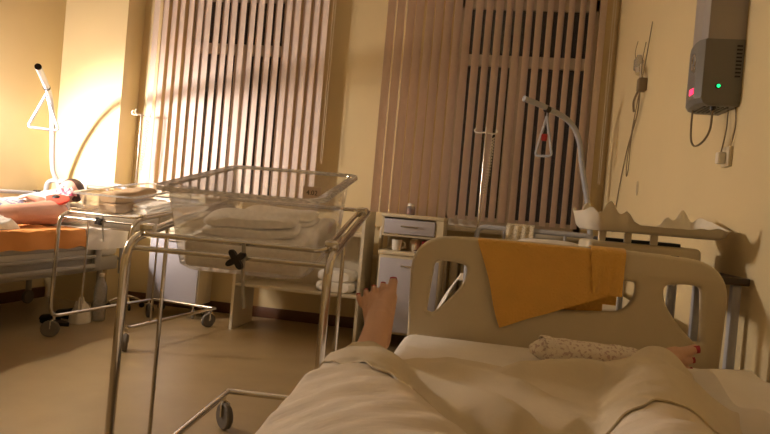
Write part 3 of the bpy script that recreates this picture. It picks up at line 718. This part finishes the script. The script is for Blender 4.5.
# wall rail on the left wall
wr = thing('wall_rail', 'pale horizontal rail with dark end along the left wall', 'rail', (XL, 3.5, 0.90))
MB().tube([(XL+0.05, 2.4, 0.895), (XL+0.05, 4.42, 0.895)], 0.016).build('rail', M['steel'], wr)
MB().box((XL+0.03, 4.40, 0.84), (XL+0.075, 4.45, 0.92), 0.006).build('end_cap', M['black'], wr)
for y in (2.6, 3.4, 4.2): MB().box((XL, y-0.02, 0.88), (XL+0.05, y+0.02, 0.91), 0.004).build('bracket', M['steel'], wr)
# things under the left bed
wb = thing('water_bottle', 'clear plastic water bottle on the floor by the left bed', 'bottle', (-2.72, 4.0, 0))
BX, BY = -2.77, 4.06
wb.location = (BX, BY, 0); ORG[wb.name] = Vector((BX, BY, 0))
MB().lathe([(0.04, 0), (0.045, 0.01), (0.045, 0.10), (0.041, 0.12), (0.045, 0.14), (0.045, 0.25), (0.03, 0.29), (0.016, 0.32), (0.016, 0.335)], (BX, BY, 0), n=20).build('bottle_body', M['bottle'], wb)
MB().lathe([(0.018, 0.33), (0.018, 0.352), (0.014, 0.354)], (BX, BY, 0), n=16).build('cap', M['white'], wb)
single('plastic_bag', crumple(-2.83, 3.93, 0.001, 0.07, 0.08, 0.19, 14), M['white'], 'white plastic bag beside the water bottle on the floor', 'bag', (-2.83, 3.93, 0))
def slipper(label, x, y, rz):
    t = thing('slipper', label, 'slipper', (0, 0, 0), 'dark slippers under the left bed')
    def sole(z0, z1):
        n = 28; pts = []
        for i in range(n):
            a = 2*math.pi*i/n; yy = math.sin(a)*0.13; xx = math.cos(a)*(0.042+0.008*math.sin(a)); pts.append((xx, yy))
        mb = MB(); mb.add([(p[0], p[1], z0) for p in pts]+[(p[0], p[1], z1) for p in pts], [tuple(reversed(range(n))), tuple(range(n, 2*n))]+[(i, (i+1) % n, n+(i+1) % n, n+i) for i in range(n)]); return mb
    sole(0, 0.025).build('sole', M['black'], t)
    def fn(u, v):
        a = math.pi*u; yy = 0.0+0.11*v; k = 1-0.35*v*v
        return Vector((math.cos(a)*0.047*k, yy, 0.022+math.sin(a)*0.05*(1-0.45*v)))
    MB().grid(fn, 12, 6, 0.004).build('strap', M['black'], t)
    t.location = (x, y, 0); t.rotation_euler = (0, 0, rz)
slipper('dark slipper under the left bed, the one nearer the viewer', -2.93, 3.80, math.radians(80)); slipper('dark slipper under the left bed, the one nearer the window', -2.97, 4.02, math.radians(84))

# -- bed beyond the footboard: linens
single('pillow', pillow(0.46, 4.27, 0.775, 0.56, 0.40, 0.19, Matrix.Rotation(math.radians(20), 4, 'X')), M['sheet'], 'white pillow on the bed beyond the footboard', 'pillow', (0.46, 4.27, 0.68))
single('bed_bolster', pillow(0.60, 3.95, 0.74, 0.36, 0.30, 0.15), M['greylam'], 'bluish grey folded cushion before the pillow beyond the footboard', 'cushion', (0.60, 3.95, 0.665))
def lace_fn(u, v):
    x = 0.16+0.20*u; s = v*0.50
    yb = 4.54
    n = 0.006*math.sin(u*22+v*3)
    if s < 0.2: return Vector((x+0.01*v, yb+0.026+n, 0.775+s))
    if s < 0.28:
        a = (s-0.2)/0.08*math.pi; return Vector((x, yb+0.026*math.cos(a), 0.975+0.012*math.sin(a)))
    return Vector((x-0.01*v, yb-0.026+n, 0.975-(s-0.28)))
drape('lace_cloth', lace_fn, 30, 40, 0.0015, M['lace'], 'pale lace cloth hung over the bed head under the right window', 'cloth', (0.26, 4.54, 0.80))
single('crumpled_bedding', crumple(0.05, 2.84, 0.655, 0.14, 0.17, 0.15, 31), M['sheet'], 'crumpled white bedding seen through the left opening of the beige footboard', 'bedding', (0.05, 2.84, 0.66))
def hang_fn(u, v):
    y = 2.68+0.34*u; s = v*0.36; n = noise.noise(Vector((y*8, s*8, 3)))*0.02
    if s < 0.10: return Vector((0.02-s, y, 0.668+0.06*(s/0.1)+abs(n)*0.3))
    return Vector((-0.092-0.13*(s-0.10)/0.26-abs(n), y+n, 0.728-(s-0.10)*0.95))
drape('hanging_sheet', hang_fn, 24, 24, 0.003, M['sheet'], 'white sheet hanging off the side of the bed beyond the footboard', 'bedsheet', (-0.10, 2.88, 0.60))

# ================================================================== NEAR BED
BX0, BX1, FY = -0.215, 0.735, 2.0
nb = thing('hospital_bed', 'near hospital bed with beige plastic footboard, under the viewer', 'bed', (0.26, 0.85, 0))
def rounded(pts, r, n=6): return [(p.x, p.y) for p in arc_closed([Vector((a, b, 0)) for a, b in pts], r, n)]
def arc_closed(P, r, n):
    out = []
    N = len(P)
    for i in range(N):
        rr0 = r[i] if isinstance(r, (list, tuple)) else r
        a = P[i-1]-P[i]; b = P[(i+1) % N]-P[i]; rr = min(rr0, a.length*0.49, b.length*0.49)
        p0 = P[i]+a.normalized()*rr; p1 = P[i]+b.normalized()*rr
        for k in range(n+1):
            t = k/n; out.append(p0*(1-t)**2+P[i]*2*t*(1-t)+p1*t*t)
    return out
def board(y, name):
    c = 0.26
    outer = rounded([(BX0+0.01, 0.42), (BX1-0.01, 0.42), (BX1+0.006, 0.915), (c+0.25, 0.928), (c-0.25, 0.928), (BX0-0.006, 0.915)], [0.03, 0.03, 0.14, 0.10, 0.10, 0.14], 10)
    def side(s):
        pts = [(-0.365, 0.866), (-0.425, 0.862), (-0.440, 0.672), (-0.405, 0.660), (-0.345, 0.715), (-0.296, 0.785), (-0.288, 0.855)]
        if s > 0: pts = [(-a, b) for a, b in reversed(pts)]
        return rounded([(c+a, b) for a, b in pts], [0.02, 0.045, 0.015, 0.015, 0.06, 0.03, 0.035] if s < 0 else [0.035, 0.03, 0.06, 0.015, 0.015, 0.045, 0.02], 5)
    mid = rounded([(c-0.235, 0.858), (c-0.235, 0.790), (c-0.195, 0.735), (c, 0.715), (c+0.195, 0.735), (c+0.235, 0.790), (c+0.235, 0.858)], [0.03, 0.05, 0.05, 0.2, 0.05, 0.05, 0.03], 6)
    o = plate_with_holes(name, outer, [side(-1), side(1), mid], 0.042, 0.013, M['cream'], nb, (0, y, 0))
    return o
board(FY, 'footboard'); board(-0.42, 'headboard')
MB().box((BX0+0.03, -0.38, 0.36), (BX1-0.03, FY-0.04, 0.47), 0.01).build('bed_frame', M['greysteel'], nb)
for x in (BX0+0.1, BX1-0.1):
    for yy in (-0.1, 1.7):
        lg = MB().tube([(x, yy, 0.38), (x, yy, 0.12)], 0.025).build('leg', M['greysteel'], nb)
        MB().lathe([(0.02, -0.02), (0.055, -0.02), (0.062, -0.012), (0.062, 0.012), (0.055, 0.02), (0.02, 0.02)], (x, yy, 0.062), (1, 0, 0), 20).build('wheel', M['rubber'], lg)
mt = MB()
def matt_fn(u, v):
    return Vector((0, 0, 0))
MB().box((BX0-0.02, -0.36, 0.47), (BX1-0.012, FY-0.035, 0.612), 0.045, 4).build('mattress', M['sheet'], nb)

# body surface under the covers
MZ = 0.612
def segd(x, y, a, b):
    ax, ay = a[0], a[1]; dx, dy = b[0]-ax, b[1]-ay; t = max(0, min(1, ((x-ax)*dx+(y-ay)*dy)/(dx*dx+dy*dy)))
    return math.hypot(x-ax-dx*t, y-ay-dy*t), t
LLEG = [(0.03, 0.42, 0.705, 0.080), (-0.165, 0.95, 0.655, 0.058), (-0.235, 1.28, 0.630, 0.040), (-0.252, 1.50, 0.648, 0.036)]
RLEG = [(0.30, 0.42, 0.690, 0.080), (0.285, 0.98, 0.645, 0.058), (0.38, 1.35, 0.645, 0.046), (0.45, 1.60, 0.640, 0.034)]
def body_h(x, y):
    h = MZ+0.008
    acc = 0
    for leg in (LLEG, RLEG):
        best = 0
        for a, b in zip(leg[:-1], leg[1:]):
            d, t = segd(x, y, a, b)
            top = (a[2]+a[3])*(1-t)+(b[2]+b[3])*t-MZ+0.010; wd = (a[3]*(1-t)+b[3]*t)*1.35+0.03
            wd *= 1.7 if (leg is LLEG and x < a[0]+(b[0]-a[0])*t) else 1.0
            best = max(best, top*math.exp(-(d/wd)**2.4))
        acc = max(acc, best)
    t = max(0, 1-math.hypot((x-0.2)/0.34, (y-0.30)/0.42)**2)
    return h+max(acc, 0.16*t)
def edge_drop(x, x0, r):   # falls off the side of the mattress
    if x >= x0: return 0
    d = (x0-x)/r; return d
def fold(x, y, a, b, wd, amp):
    d, t = segd(x, y, a, b); return amp*math.exp(-(d/wd)**2)*min(1, 4*t, 4*(1-t)+0.25)
def gown_h(x, y):
    z = body_h(x, y)+0.010
    z += 0.008*noise.noise(Vector((x*4, y*14, 2)))+0.005*noise.noise(Vector((x*10+y*14, y*4, 7)))
    w_ = noise.noise(Vector((x*3, y*3, 4)))
    z += 0.0035*math.sin(y*70-x*38+7*w_)*max(0, 0.45+w_)+0.0025*math.sin(y*115+x*30+9*w_)*max(0, 0.3-w_)
    return z
def gown_fn(u, v):
    y = 0.16+1.16*v; x = -0.42+1.14*u
    return Vector((x, y, gown_z(x, y)))
def gown_z(x, y):
    z = gown_h(x, y)
    if x < -0.27: z = z-0.8*(-0.27-x)-7.0*(-0.27-x)**2
    if x > 0.66: z = z-0.2*(x-0.66)
    return z
GZ = gown_fn
drape('nightgown', gown_fn, 170, 170, 0.003, M['gown'], 'white wrinkled nightgown spread over the thighs of the viewer', 'nightgown', (0.2, 0.6, 0.65))
EDGE = [(-0.42, 1.22), (-0.30, 1.10), (-0.21, 1.01), (-0.135, 0.95), (-0.078, 0.87), (0.0, 0.80), (0.06, 0.76), (0.12, 0.80), (0.19, 0.93), (0.26, 1.00), (0.33, 1.06), (0.40, 1.11), (0.54, 1.16), (0.80, 1.18)]
BACK = [(-0.42, 1.22), (-0.30, 1.28), (-0.20, 1.33), (-0.12, 1.44), (-0.04, 1.53), (0.05, 1.55), (0.15, 1.55), (0.25, 1.57), (0.36, 1.62), (0.46, 1.66), (0.53, 1.64), (0.58, 1.52), (0.66, 1.44), (0.80, 1.44)]
def interp(T, x):
    if x <= T[0][0]: return T[0][1]
    for (a, p), (b, q) in zip(T[:-1], T[1:]):
        if x <= b:
            t = (x-a)/(b-a); t = t*t*(3-2*t); return p+(q-p)*t
    return T[-1][1]
def blanket_h(x, y):
    # stretched between the legs: average of body height and a taut span
    b = body_h(x, y)
    taut = 0.0
    if -0.25 < x < 0.42:
        k = max(0, min(1, (1.62-y)/0.7)); taut = 0.622+0.068*k
    z = max(b, taut)+0.014
    z += fold(x, y, (-0.22, 1.22), (0.16, 0.80), 0.032, 0.030)
    z += fold(x, y, (0.02, 1.32), (0.36, 1.42), 0.040, 0.030)
    z += fold(x, y, (0.10, 1.30), (0.40, 1.50), 0.05, 0.022)+fold(x, y, (0.42, 1.40), (0.60, 1.20), 0.05, 0.022)
    z += fold(x, y, (-0.10, 1.36), (0.14, 1.10), 0.035, 0.024)
    z += fold(x, y, (0.14, 0.84), (0.44, 1.12), 0.034, 0.026)
    z += fold(x, y, (0.40, 1.08), (0.66, 1.12), 0.035, 0.024)
    z += fold(x, y, (0.30, 1.57), (0.54, 1.61), 0.080, 0.012)
    z += fold(x, y, (0.52, 1.30), (0.70, 1.25), 0.05, 0.030)
    z += 0.016*noise.noise(Vector((x*4, y*4, 11)))+0.009*noise.noise(Vector((x*9+y*5, y*6, 5)))
    return z
def blanket_fn(u, v):
    x = -0.42+1.125*u
    y0, y1 = interp(EDGE, x), interp(BACK, x)
    y = y0+(y1-y0)*v
    z = blanket_h(x, y)
    z -= 0.034*max(0, (v-0.93)/0.07)**2
    if x < -0.27: z = z-0.8*(-0.27-x)-7.0*(-0.27-x)**2
    if y < 1.32:
        g = gown_z(x, y)+0.0055
        k = min(1, v/0.16); k = k*k*(3-2*k)
        z = max(g, g+(z-g)*k)
    return Vector((x, y, z))
drape('blanket', blanket_fn, 170, 110, 0.003, M['blanket'], 'cream blanket pulled across the shins on the near bed', 'blanket', (0.2, 1.2, 0.66))
def side_fn(u, v):
    x = 0.50+0.215*u; y = 0.9+0.86*v
    e = min(1, 6*u+0.05, 6*(1-u)+0.3, 7*v+0.1, 7*(1-v)+0.02)
    z = 0.616+0.066*e+0.016*noise.noise(Vector((x*8, y*6, 9)))*e+0.012*math.sin(y*19+x*9)*e
    return Vector((x, y, max(z, 0.616)))
drape('crumpled_quilt', side_fn, 30, 50, 0.004, M['sheet'], 'crumpled white quilt along the wall side of the near bed', 'quilt', (0.6, 1.3, 0.64))

# the viewer's legs and feet
def foot(mb, heel, u, m, n, sgn_nails):
    u = Vector(u).normalized(); n = Vector(n); n = (n-u*n.dot(u)).normalized(); m2 = Vector(m); m2 = (m2-u*m2.dot(u)-n*m2.dot(n)).normalized()
    H = Vector(heel)
    def q(a, b, c): return H+u*a+m2*b*1.08+n*c*1.05
    capsule(mb, q(0.025, 0, 0.030), q(0.05, 0.0, 0.070), 0.033, 0.038)
    capsule(mb, q(0.05, 0, 0.072), q(0.105, 0.004, 0.046), 0.038, 0.031)
    capsule(mb, q(0.03, -0.004, 0.028), q(0.148, -0.030, 0.018), 0.029, 0.019)
    capsule(mb, q(0.03, 0.004, 0.030), q(0.160, 0.026, 0.023), 0.029, 0.0225)
    capsule(mb, q(0.10, 0.006, 0.046), q(0.162, 0.020, 0.025), 0.031, 0.021)
    capsule(mb, q(0.10, -0.004, 0.043), q(0.155, -0.016, 0.022), 0.030, 0.019)
    toes = [((0.165, 0.028, 0.023), (0.192, 0.0325, 0.026), (0.215, 0.035, 0.020), 0.0170, 0.0140),
            ((0.163, 0.004, 0.022), (0.186, 0.0075, 0.027), (0.203, 0.0085, 0.018), 0.0125, 0.0104),
            ((0.158, -0.014, 0.021), (0.178, -0.0145, 0.026), (0.194, -0.0150, 0.017), 0.0115, 0.0096),
            ((0.150, -0.031, 0.019), (0.169, -0.0345, 0.023), (0.183, -0.0360, 0.015), 0.0108, 0.0090),
            ((0.141, -0.046, 0.017), (0.156, -0.0525, 0.020), (0.168, -0.0555, 0.014), 0.0102, 0.0086)]
    nails = []
    for a, b, c, r0, r1 in toes:
        r0 *= 0.97; r1 *= 0.97
        capsule(mb, q(*a), q(*b), r0, r1*1.02); capsule(mb, q(*b), q(*c), r1*1.02, r1)
        nails.append((q(c[0]+r1*0.10, c[1], c[2]+r1*0.86), u.copy(), m2.copy(), n.copy(), r1))
    return q(0.045, 0, 0.085), nails
def viewer_legs():
    L = (0.2, 0.9, 0.64)
    b = MB()
    aL, nL = foot(b, (-0.250, 1.575, 0.618), (-0.15, 0.60, 0.76), (0.85, 0.0, 0.46), (0.10, -0.80, 0.55), 1)
    aR, nR = foot(b, (0.385, 1.735, 0.622), (0.95, 0.16, 0.17), (-0.1, 0.0, 1), (0, -1, 0.05), -1)
    for leg, a in ((LLEG, aL), (RLEG, aR)):
        k = leg[1]; h = leg[0]; kk = leg[2]
        capsule(b, h[:3], k[:3], h[3], k[3]-0.004)
        calf = Vector(kk[:3]); capsule(b, k[:3], calf, k[3]-0.006, kk[3]); capsule(b, calf, a, kk[3], 0.034)
    capsule(b, (0.06, 0.40, 0.705), (0.33, 0.40, 0.705), 0.085, 0.085); capsule(b, (0.2, 0.40, 0.71), (0.2, 0.22, 0.71), 0.09, 0.08)
    me = remeshed(b, 'person', M['skin'], 0.0034, L, 3)
    o = bpy.data.objects.new('person', me); COL.objects.link(o); o.location = L; ORG[o.name] = Vector(L)
    tag(o, 'person lying in the near bed, bare feet showing past the blanket', 'person')
    for i, (c, u, m2, n, r) in enumerate(nL+nR):
        mb = MB()
        def fn(p, q_):
            a, bb = (2*p-1), (2*q_-1)
            return c+m2*(a*r*0.72)+u*(bb*r*0.62)-n*(0.30*r*a*a+0.16*r*max(0, bb)**2)+n*0.0004
        mb.grid(fn, 6, 6, 0.0012); mb.build('toenail', M['nail'], o, label='pinkish red toenail' if i in (0, 5) else None)
viewer_legs()

# rolled dotted cloth on the near mattress
def roll_cloth():
    t = thing('rolled_cloth', 'rolled dotted cotton cloth lying by the footboard', 'cloth', (0.32, 1.80, 0.612))
    mb = MB(); P0 = Vector((0.155, 1.735, 0.650)); P1 = Vector((0.485, 1.80, 0.646))
    d = (P1-P0).normalized(); side = Vector((-d.y, d.x, 0))
    def fn(u, v):
        a = 2*math.pi*u; e = max(0.12, (1-abs(2*v-1)**7))**0.6
        w_ = 0.048*e*(1-0.18*v)+0.003*noise.noise(Vector((math.cos(a)*2, v*8, math.sin(a)*2))); hz = 0.036*e*(1-0.2*v)+0.005*noise.noise(Vector((math.cos(a)*2, v*9, math.sin(a)*2+4)))
        c = P0.lerp(P1, v)
        p = c+side*math.cos(a)*w_+Vector((0, 0, 1))*math.sin(a)*hz
        p.z = max(p.z, 0.6135); return p
    mb.grid(fn, 26, 34); mb.f.append(tuple(i*35 for i in range(26))); mb.f.append(tuple(i*35+34 for i in range(26)))
    mb.build('cloth_roll', M['pattern'], t)
    fl = MB()
    def fn2(u, v):
        a = math.radians(-10+200*u); c = P0.lerp(P1, 0.10+0.07*v)
        return c+side*math.cos(a)*0.051+Vector((0, 0, 1))*math.sin(a)*(0.040+0.003*math.sin(u*9))
    fl.grid(fn2, 16, 4, 0.003); fl.build('tie_band', M['pattern'], t)
roll_cloth()

# orange towel over the footboard
def towel():
    t = thing('orange_towel', 'orange towel draped over the beige footboard', 'towel', (0.21, FY, 0.95))
    TZ = 0.929
    def sheet(x0t, x1t, x0b, lens, off, back):
        def fn(u, v):
            xt = x0t+(x1t-x0t)*u
            fl = lens[0]+(lens[1]-lens[0])*u
            tot = back+0.06+fl; s = v*tot
            r = 0.030+off
            if s < back: z = TZ-(back-s); y = FY+r; x = xt
            elif s < back+0.06:
                a = (s-back)/0.06*math.pi; z = TZ+(0.006+off)*math.sin(a); y = FY+r*math.cos(a); x = xt
            else:
                k = (s-back-0.06); z = TZ-k; y = FY-r-0.006*math.sin(k*14+u*7)*min(1, k*8)-0.012*k
                x = xt+(x0b-x0t)*(1-u)*(k/max(fl, 1e-3))
                x += 0.006*math.sin(k*20+u*3)*min(1, k*6)
            y -= 0.004*math.sin(u*17)*(1 if s > back+0.06 else 0)*min(1, (s-back)*4)
            return Vector((x, y, z))
        return fn
    MB().grid(sheet(-0.018, 0.395, 0.078, (0.272, 0.135), 0.0, 0.20), 40, 60, 0.004).build('front_fold', M['towel'], t)
    MB().grid(sheet(0.335, 0.438, 0.345, (0.13, 0.132), 0.008, 0.17), 16, 50, 0.004).build('folded_end', M['towel'], t)
towel()

# -------------------------------------------------- table behind the footboard with the baby scale
tb = thing('side_table', 'narrow dark-topped table behind the footboard carrying the baby scale', 'table', (0.57, 2.36, 0))
MB().box((0.27, 2.14, 0.855), (0.872, 2.56, 0.880), 0.004).build('table_top', M['dark'], tb)
for x in (0.30, 0.84):
    for y in (2.17, 2.53): MB().box((x-0.014, y-0.014, 0), (x+0.014, y+0.014, 0.855), 0.003).build('leg', M['steel'], tb)
MB().box((0.30, 2.16, 0.25), (0.84, 2.54, 0.27), 0.003).build('lower_shelf', M['whitelam'], tb)
sc = thing('baby_scale', 'electronic baby scale with white scalloped tray behind the footboard', 'scale', (0.57, 2.36, 0.88))
MB().box((0.372, 2.26, 0.893), (0.758, 2.50, 0.960), 0.016, 3).build('scale_body', M['cream'], sc)
for x in (0.42, 0.71):
    for y in (2.29, 2.47): MB().lathe([(0.014, 0), (0.014, 0.014)], (x, y, 0.880)).build('foot', M['black'], sc)
MB().box((0.655, 2.2575, 0.915), (0.682, 2.262, 0.930), 0.001).build('display', M['black'], sc)
MB().box((0.660, 2.2565, 0.919), (0.677, 2.259, 0.926)).build('display_glass', M['devlight'], bpy.data.objects['display'])
for x in (0.54, 0.635): MB().lathe([(0.005, 0), (0.005, 0.003)], (x, 2.261, 0.921), (0, -1, 0), 12).build('button', M['black'], sc)
MB().box((0.42, 2.31, 0.958), (0.70, 2.45, 0.972), 0.003).build('load_plate', M['black'], sc)
for x in (0.41, 0.50, 0.59): MB().box((x, 2.285, 0.960), (x+0.025, 2.30, 1.000), 0.003).build('tray_support', M['white'], sc)
def tray():
    cx, cy = 0.595, 2.365; N = 160; mb = MB(); rows = []; HX, HY = 0.245, 0.135
    def g(d, c, w_): return math.exp(-((d-c)/w_)**2)
    def lobe(ex, ey):
        d = HX*(1-abs(ex)); front = 0.5-0.5*ey
        h = 0.076*g(d, 0.068, 0.026)+0.050*g(d, 0.012, 0.022)+0.044*g(d, 0.122, 0.022)
        if ex > 0: h *= (1-0.85*max(0, min(1, front*2-0.6)))
        return h
    prof = [(0.84, 0.78, 0.996, 0), (0.94, 0.92, 0.998, 0), (1.0, 1.0, 1.008, 0.15), (1.03, 1.05, 1.022, 0.6), (1.06, 1.09, 1.026, 1.0), (1.045, 1.065, 1.027, 1.0), (1.01, 1.02, 1.022, 0.6), (0.98, 0.98, 1.012, 0.12), (0.91, 0.90, 1.006, 0), (0.84, 0.78, 1.004, 0)]
    for (kx, ky, z, l) in prof:
        row = []
        for i in range(N):
            a = 2*math.pi*i/N; ca, sa = math.cos(a), math.sin(a)
            ex = math.copysign(abs(ca)**0.36, ca); ey = math.copysign(abs(sa)**0.36, sa)
            row.append(Vector((HX*ex*kx, HY*ey*ky, z+l*lobe(ex, ey))))
        rows.append(row)
    for r in rows: mb.v += r
    R = len(rows)
    for i in range(R-1):
        for j in range(N): mb.f.append((i*N+j, i*N+(j+1) % N, (i+1)*N+(j+1) % N, (i+1)*N+j))
    mb.f.append(tuple(reversed(range(N)))); mb.f.append(tuple((R-1)*N+j for j in range(N)))
    mb.xf(Matrix.Translation((cx, cy, 0)) @ Matrix.Rotation(math.radians(7), 4, 'Z'))
    mb.build('tray', M['white'], sc)
tray()

# -------------------------------------------------- air steriliser on the right wall
def steriliser():
    t = thing('wall_steriliser', 'dark grey wall unit with green and red lights on the right wall', 'wall unit', (XR, 2.5, 1.55))
    def prism(z0, z1, shrink, zc=None):
        pts = [(XR, 2.385), (XR, 2.635), (0.745, 2.635), (0.715, 2.605), (0.708, 2.50), (0.715, 2.415), (0.742, 2.388)]
        return pts
    pts = [(XR, 2.385), (XR, 2.60), (0.772, 2.60), (0.752, 2.585), (0.736, 2.52), (0.728, 2.45), (0.729, 2.415), (0.745, 2.386)]
    c = Vector((0.80, 2.49)); n = len(pts)
    def body(levels, m, name, par=t, label=None):
        mb = MB()
        for z, k in levels: mb.v += [Vector((XR-(XR-p[0])*k if p[0] < XR else XR, c.y+(p[1]-c.y)*(0.5+0.5*k), z)) for p in pts]
        for i in range(len(levels)-1):
            for j in range(n): mb.f.append((i*n+j, i*n+(j+1) % n, (i+1)*n+(j+1) % n, (i+1)*n+j))
        mb.f.append(tuple(reversed(range(n)))); mb.f.append(tuple((len(levels)-1)*n+j for j in range(n)))
        return mb.build(name, m, par, label, angle=25)
    low = body([(1.495, 0.80), (1.503, 0.93), (1.52, 1.0), (1.735, 1.0), (1.74, 0.985)], M['devgrey'], 'lower_housing', label='dark grey lower housing')
    body([(1.74, 0.95), (2.62, 0.95)], M['devlight'], 'lamp_cover', label='lighter grey cover')
    body([(2.62, 1.0), (2.80, 1.0), (2.82, 0.9)], M['devgrey'], 'upper_housing')
    MB().lathe([(0.010, 0), (0.010, 0.004), (0.006, 0.006)], (0.800, 2.3865, 1.565), (0, -1, 0), 16).build('ring', M['black'], low)
    MB().lathe([(0.0062, 0), (0.0062, 0.006), (0.003, 0.008)], (0.800, 2.385, 1.565), (0, -1, 0), 14).build('green_light', M['green'], low)
    MB().box((0.7265, 2.425, 1.540), (0.732, 2.465, 1.562)).build('red_display', M['redled'], low)
    MB().tube([(0.7285+0.12*max(0, 0.02*math.cos(a)), 2.455+0.022*math.cos(a), 1.665+0.030*math.sin(a)) for a in [k*math.pi/12 for k in range(24)]], 0.003, 6, closed=True).build('emblem_ring', M['chrome'], low)
    MB().lathe([(0.009, 0), (0.009, 0.004)], (0.731, 2.435, 1.632), (-1, 0, 0), 12).build('button', M['chrome'], low)
    for k in range(9): MB().box((0.853, 2.383, 1.60+k*0.014), (0.872, 2.387, 1.606+k*0.014)).build('vent_slit', M['black'], low)
    gr = low
    for k in range(6): MB().box((0.768+k*0.016, 2.42, 1.4925), (0.775+k*0.016, 2.54, 1.4962)).build('vent_slit', M['black'], low)
    MB().tube(crv([(0.80, 2.42, 1.50), (0.80, 2.42, 1.47), (0.80, 2.43, 1.41), (0.79, 2.46, 1.37), (0.775, 2.50, 1.355), (0.765, 2.52, 1.38), (0.762, 2.525, 1.45), (0.762, 2.52, 1.52)]), 0.004, 6).build('power_cord', M['cord'], t)
    MB().lathe([(0.012, 0), (0.009, -0.02)], (0.80, 2.42, 1.50)).build('cord_gland', M['black'], t)
steriliser()
so = thing('wall_socket', 'small pale wall socket with hanging cord under the grey wall unit', 'socket', (XR, 2.44, 1.31))
MB().box((XR-0.016, 2.405, 1.275), (XR, 2.475, 1.352), 0.005).build('plate', M['creamlam'], so)
MB().box((XR-0.045, 2.425, 1.285), (XR-0.016, 2.455, 1.33), 0.006).build('plug', M['white'], so)
MB().tube(crv([(XR-0.03, 2.44, 1.33), (XR-0.012, 2.46, 1.42), (XR-0.008, 2.47, 1.53)]), 0.0025, 6).tube(crv([(XR-0.010, 2.41, 1.345), (XR-0.006, 2.39, 1.43), (XR-0.006, 2.42, 1.53)]), 0.0022, 6).build('socket_cord', M['cord'], so)
# -------------------------------------------------- small wall fitting with tubes
ft = thing('wall_fitting', 'small metal and glass wall fitting with thin hanging tubes', 'fitting', (XR, 3.83, 1.9))
MB().box((XR-0.05, 3.79, 1.85), (XR, 3.85, 1.93), 0.008).build('bracket', M['cord'], ft)
MB().tube([(XR-0.035, 3.82, 1.93), (XR-0.035, 3.84, 2.02)], 0.008).build('stem', M['chrome'], ft)
MB().lathe([(0.012, 0), (0.026, 0.01), (0.028, 0.07), (0.016, 0.09), (0.016, 0.10)], (XR-0.04, 3.90, 1.99), (0.05, 0.1, 1), 18).build('glass_cup', M['bottle'], ft)
MB().lathe([(0.018, 0), (0.020, 0.008), (0.020, 0.04), (0.012, 0.046)], (XR-0.04, 3.86, 1.965), (0, 0.4, 1), 16).build('metal_cup', M['chrome'], ft)
MB().tube(crv([(XR-0.03, 3.80, 1.93), (XR-0.025, 3.77, 2.05), (XR-0.02, 3.72, 2.24)]), 0.003, 6).tube(crv([(XR-0.03, 3.82, 1.95), (XR-0.04, 3.80, 2.02), (XR-0.03, 3.79, 2.14)]), 0.0025, 6).tube(crv([(XR-0.04, 3.94, 2.05), (XR-0.05, 3.96, 2.12), (XR-0.035, 3.985, 2.20)]), 0.0022, 6).build('thin_rods', M['cord'], ft)
MB().tube(crv([(XR-0.04, 3.83, 1.86), (XR-0.05, 3.88, 1.80), (XR-0.04, 3.90, 1.74)]), 0.007, 8).build('nozzle', M['cord'], ft)
MB().tube(crv([(XR-0.035, 3.81, 1.86), (XR-0.02, 3.90, 1.72), (XR-0.014, 4.10, 1.55), (XR-0.01, 4.24, 1.35), (XR-0.01, 4.32, 1.15), (XR-0.01, 4.36, 0.99)]), 0.004, 6).tube(crv([(XR-0.03, 3.84, 1.86), (XR-0.02, 3.99, 1.66), (XR-0.012, 4.09, 1.48), (XR-0.012, 4.08, 1.36), (XR-0.012, 4.04, 1.40), (XR-0.014, 4.03, 1.56), (XR-0.02, 3.95, 1.70)]), 0.003, 6).build('hanging_tubes', M['cord'], ft)
MB().tube([(XR-0.006, 3.79+0.014*math.cos(a), 1.265+0.042*math.sin(a)) for a in [k*math.pi/10 for k in range(20)]], 0.003, 6, closed=True).build('wall_ring', M['whitecord'], ft)
wall_lamp()
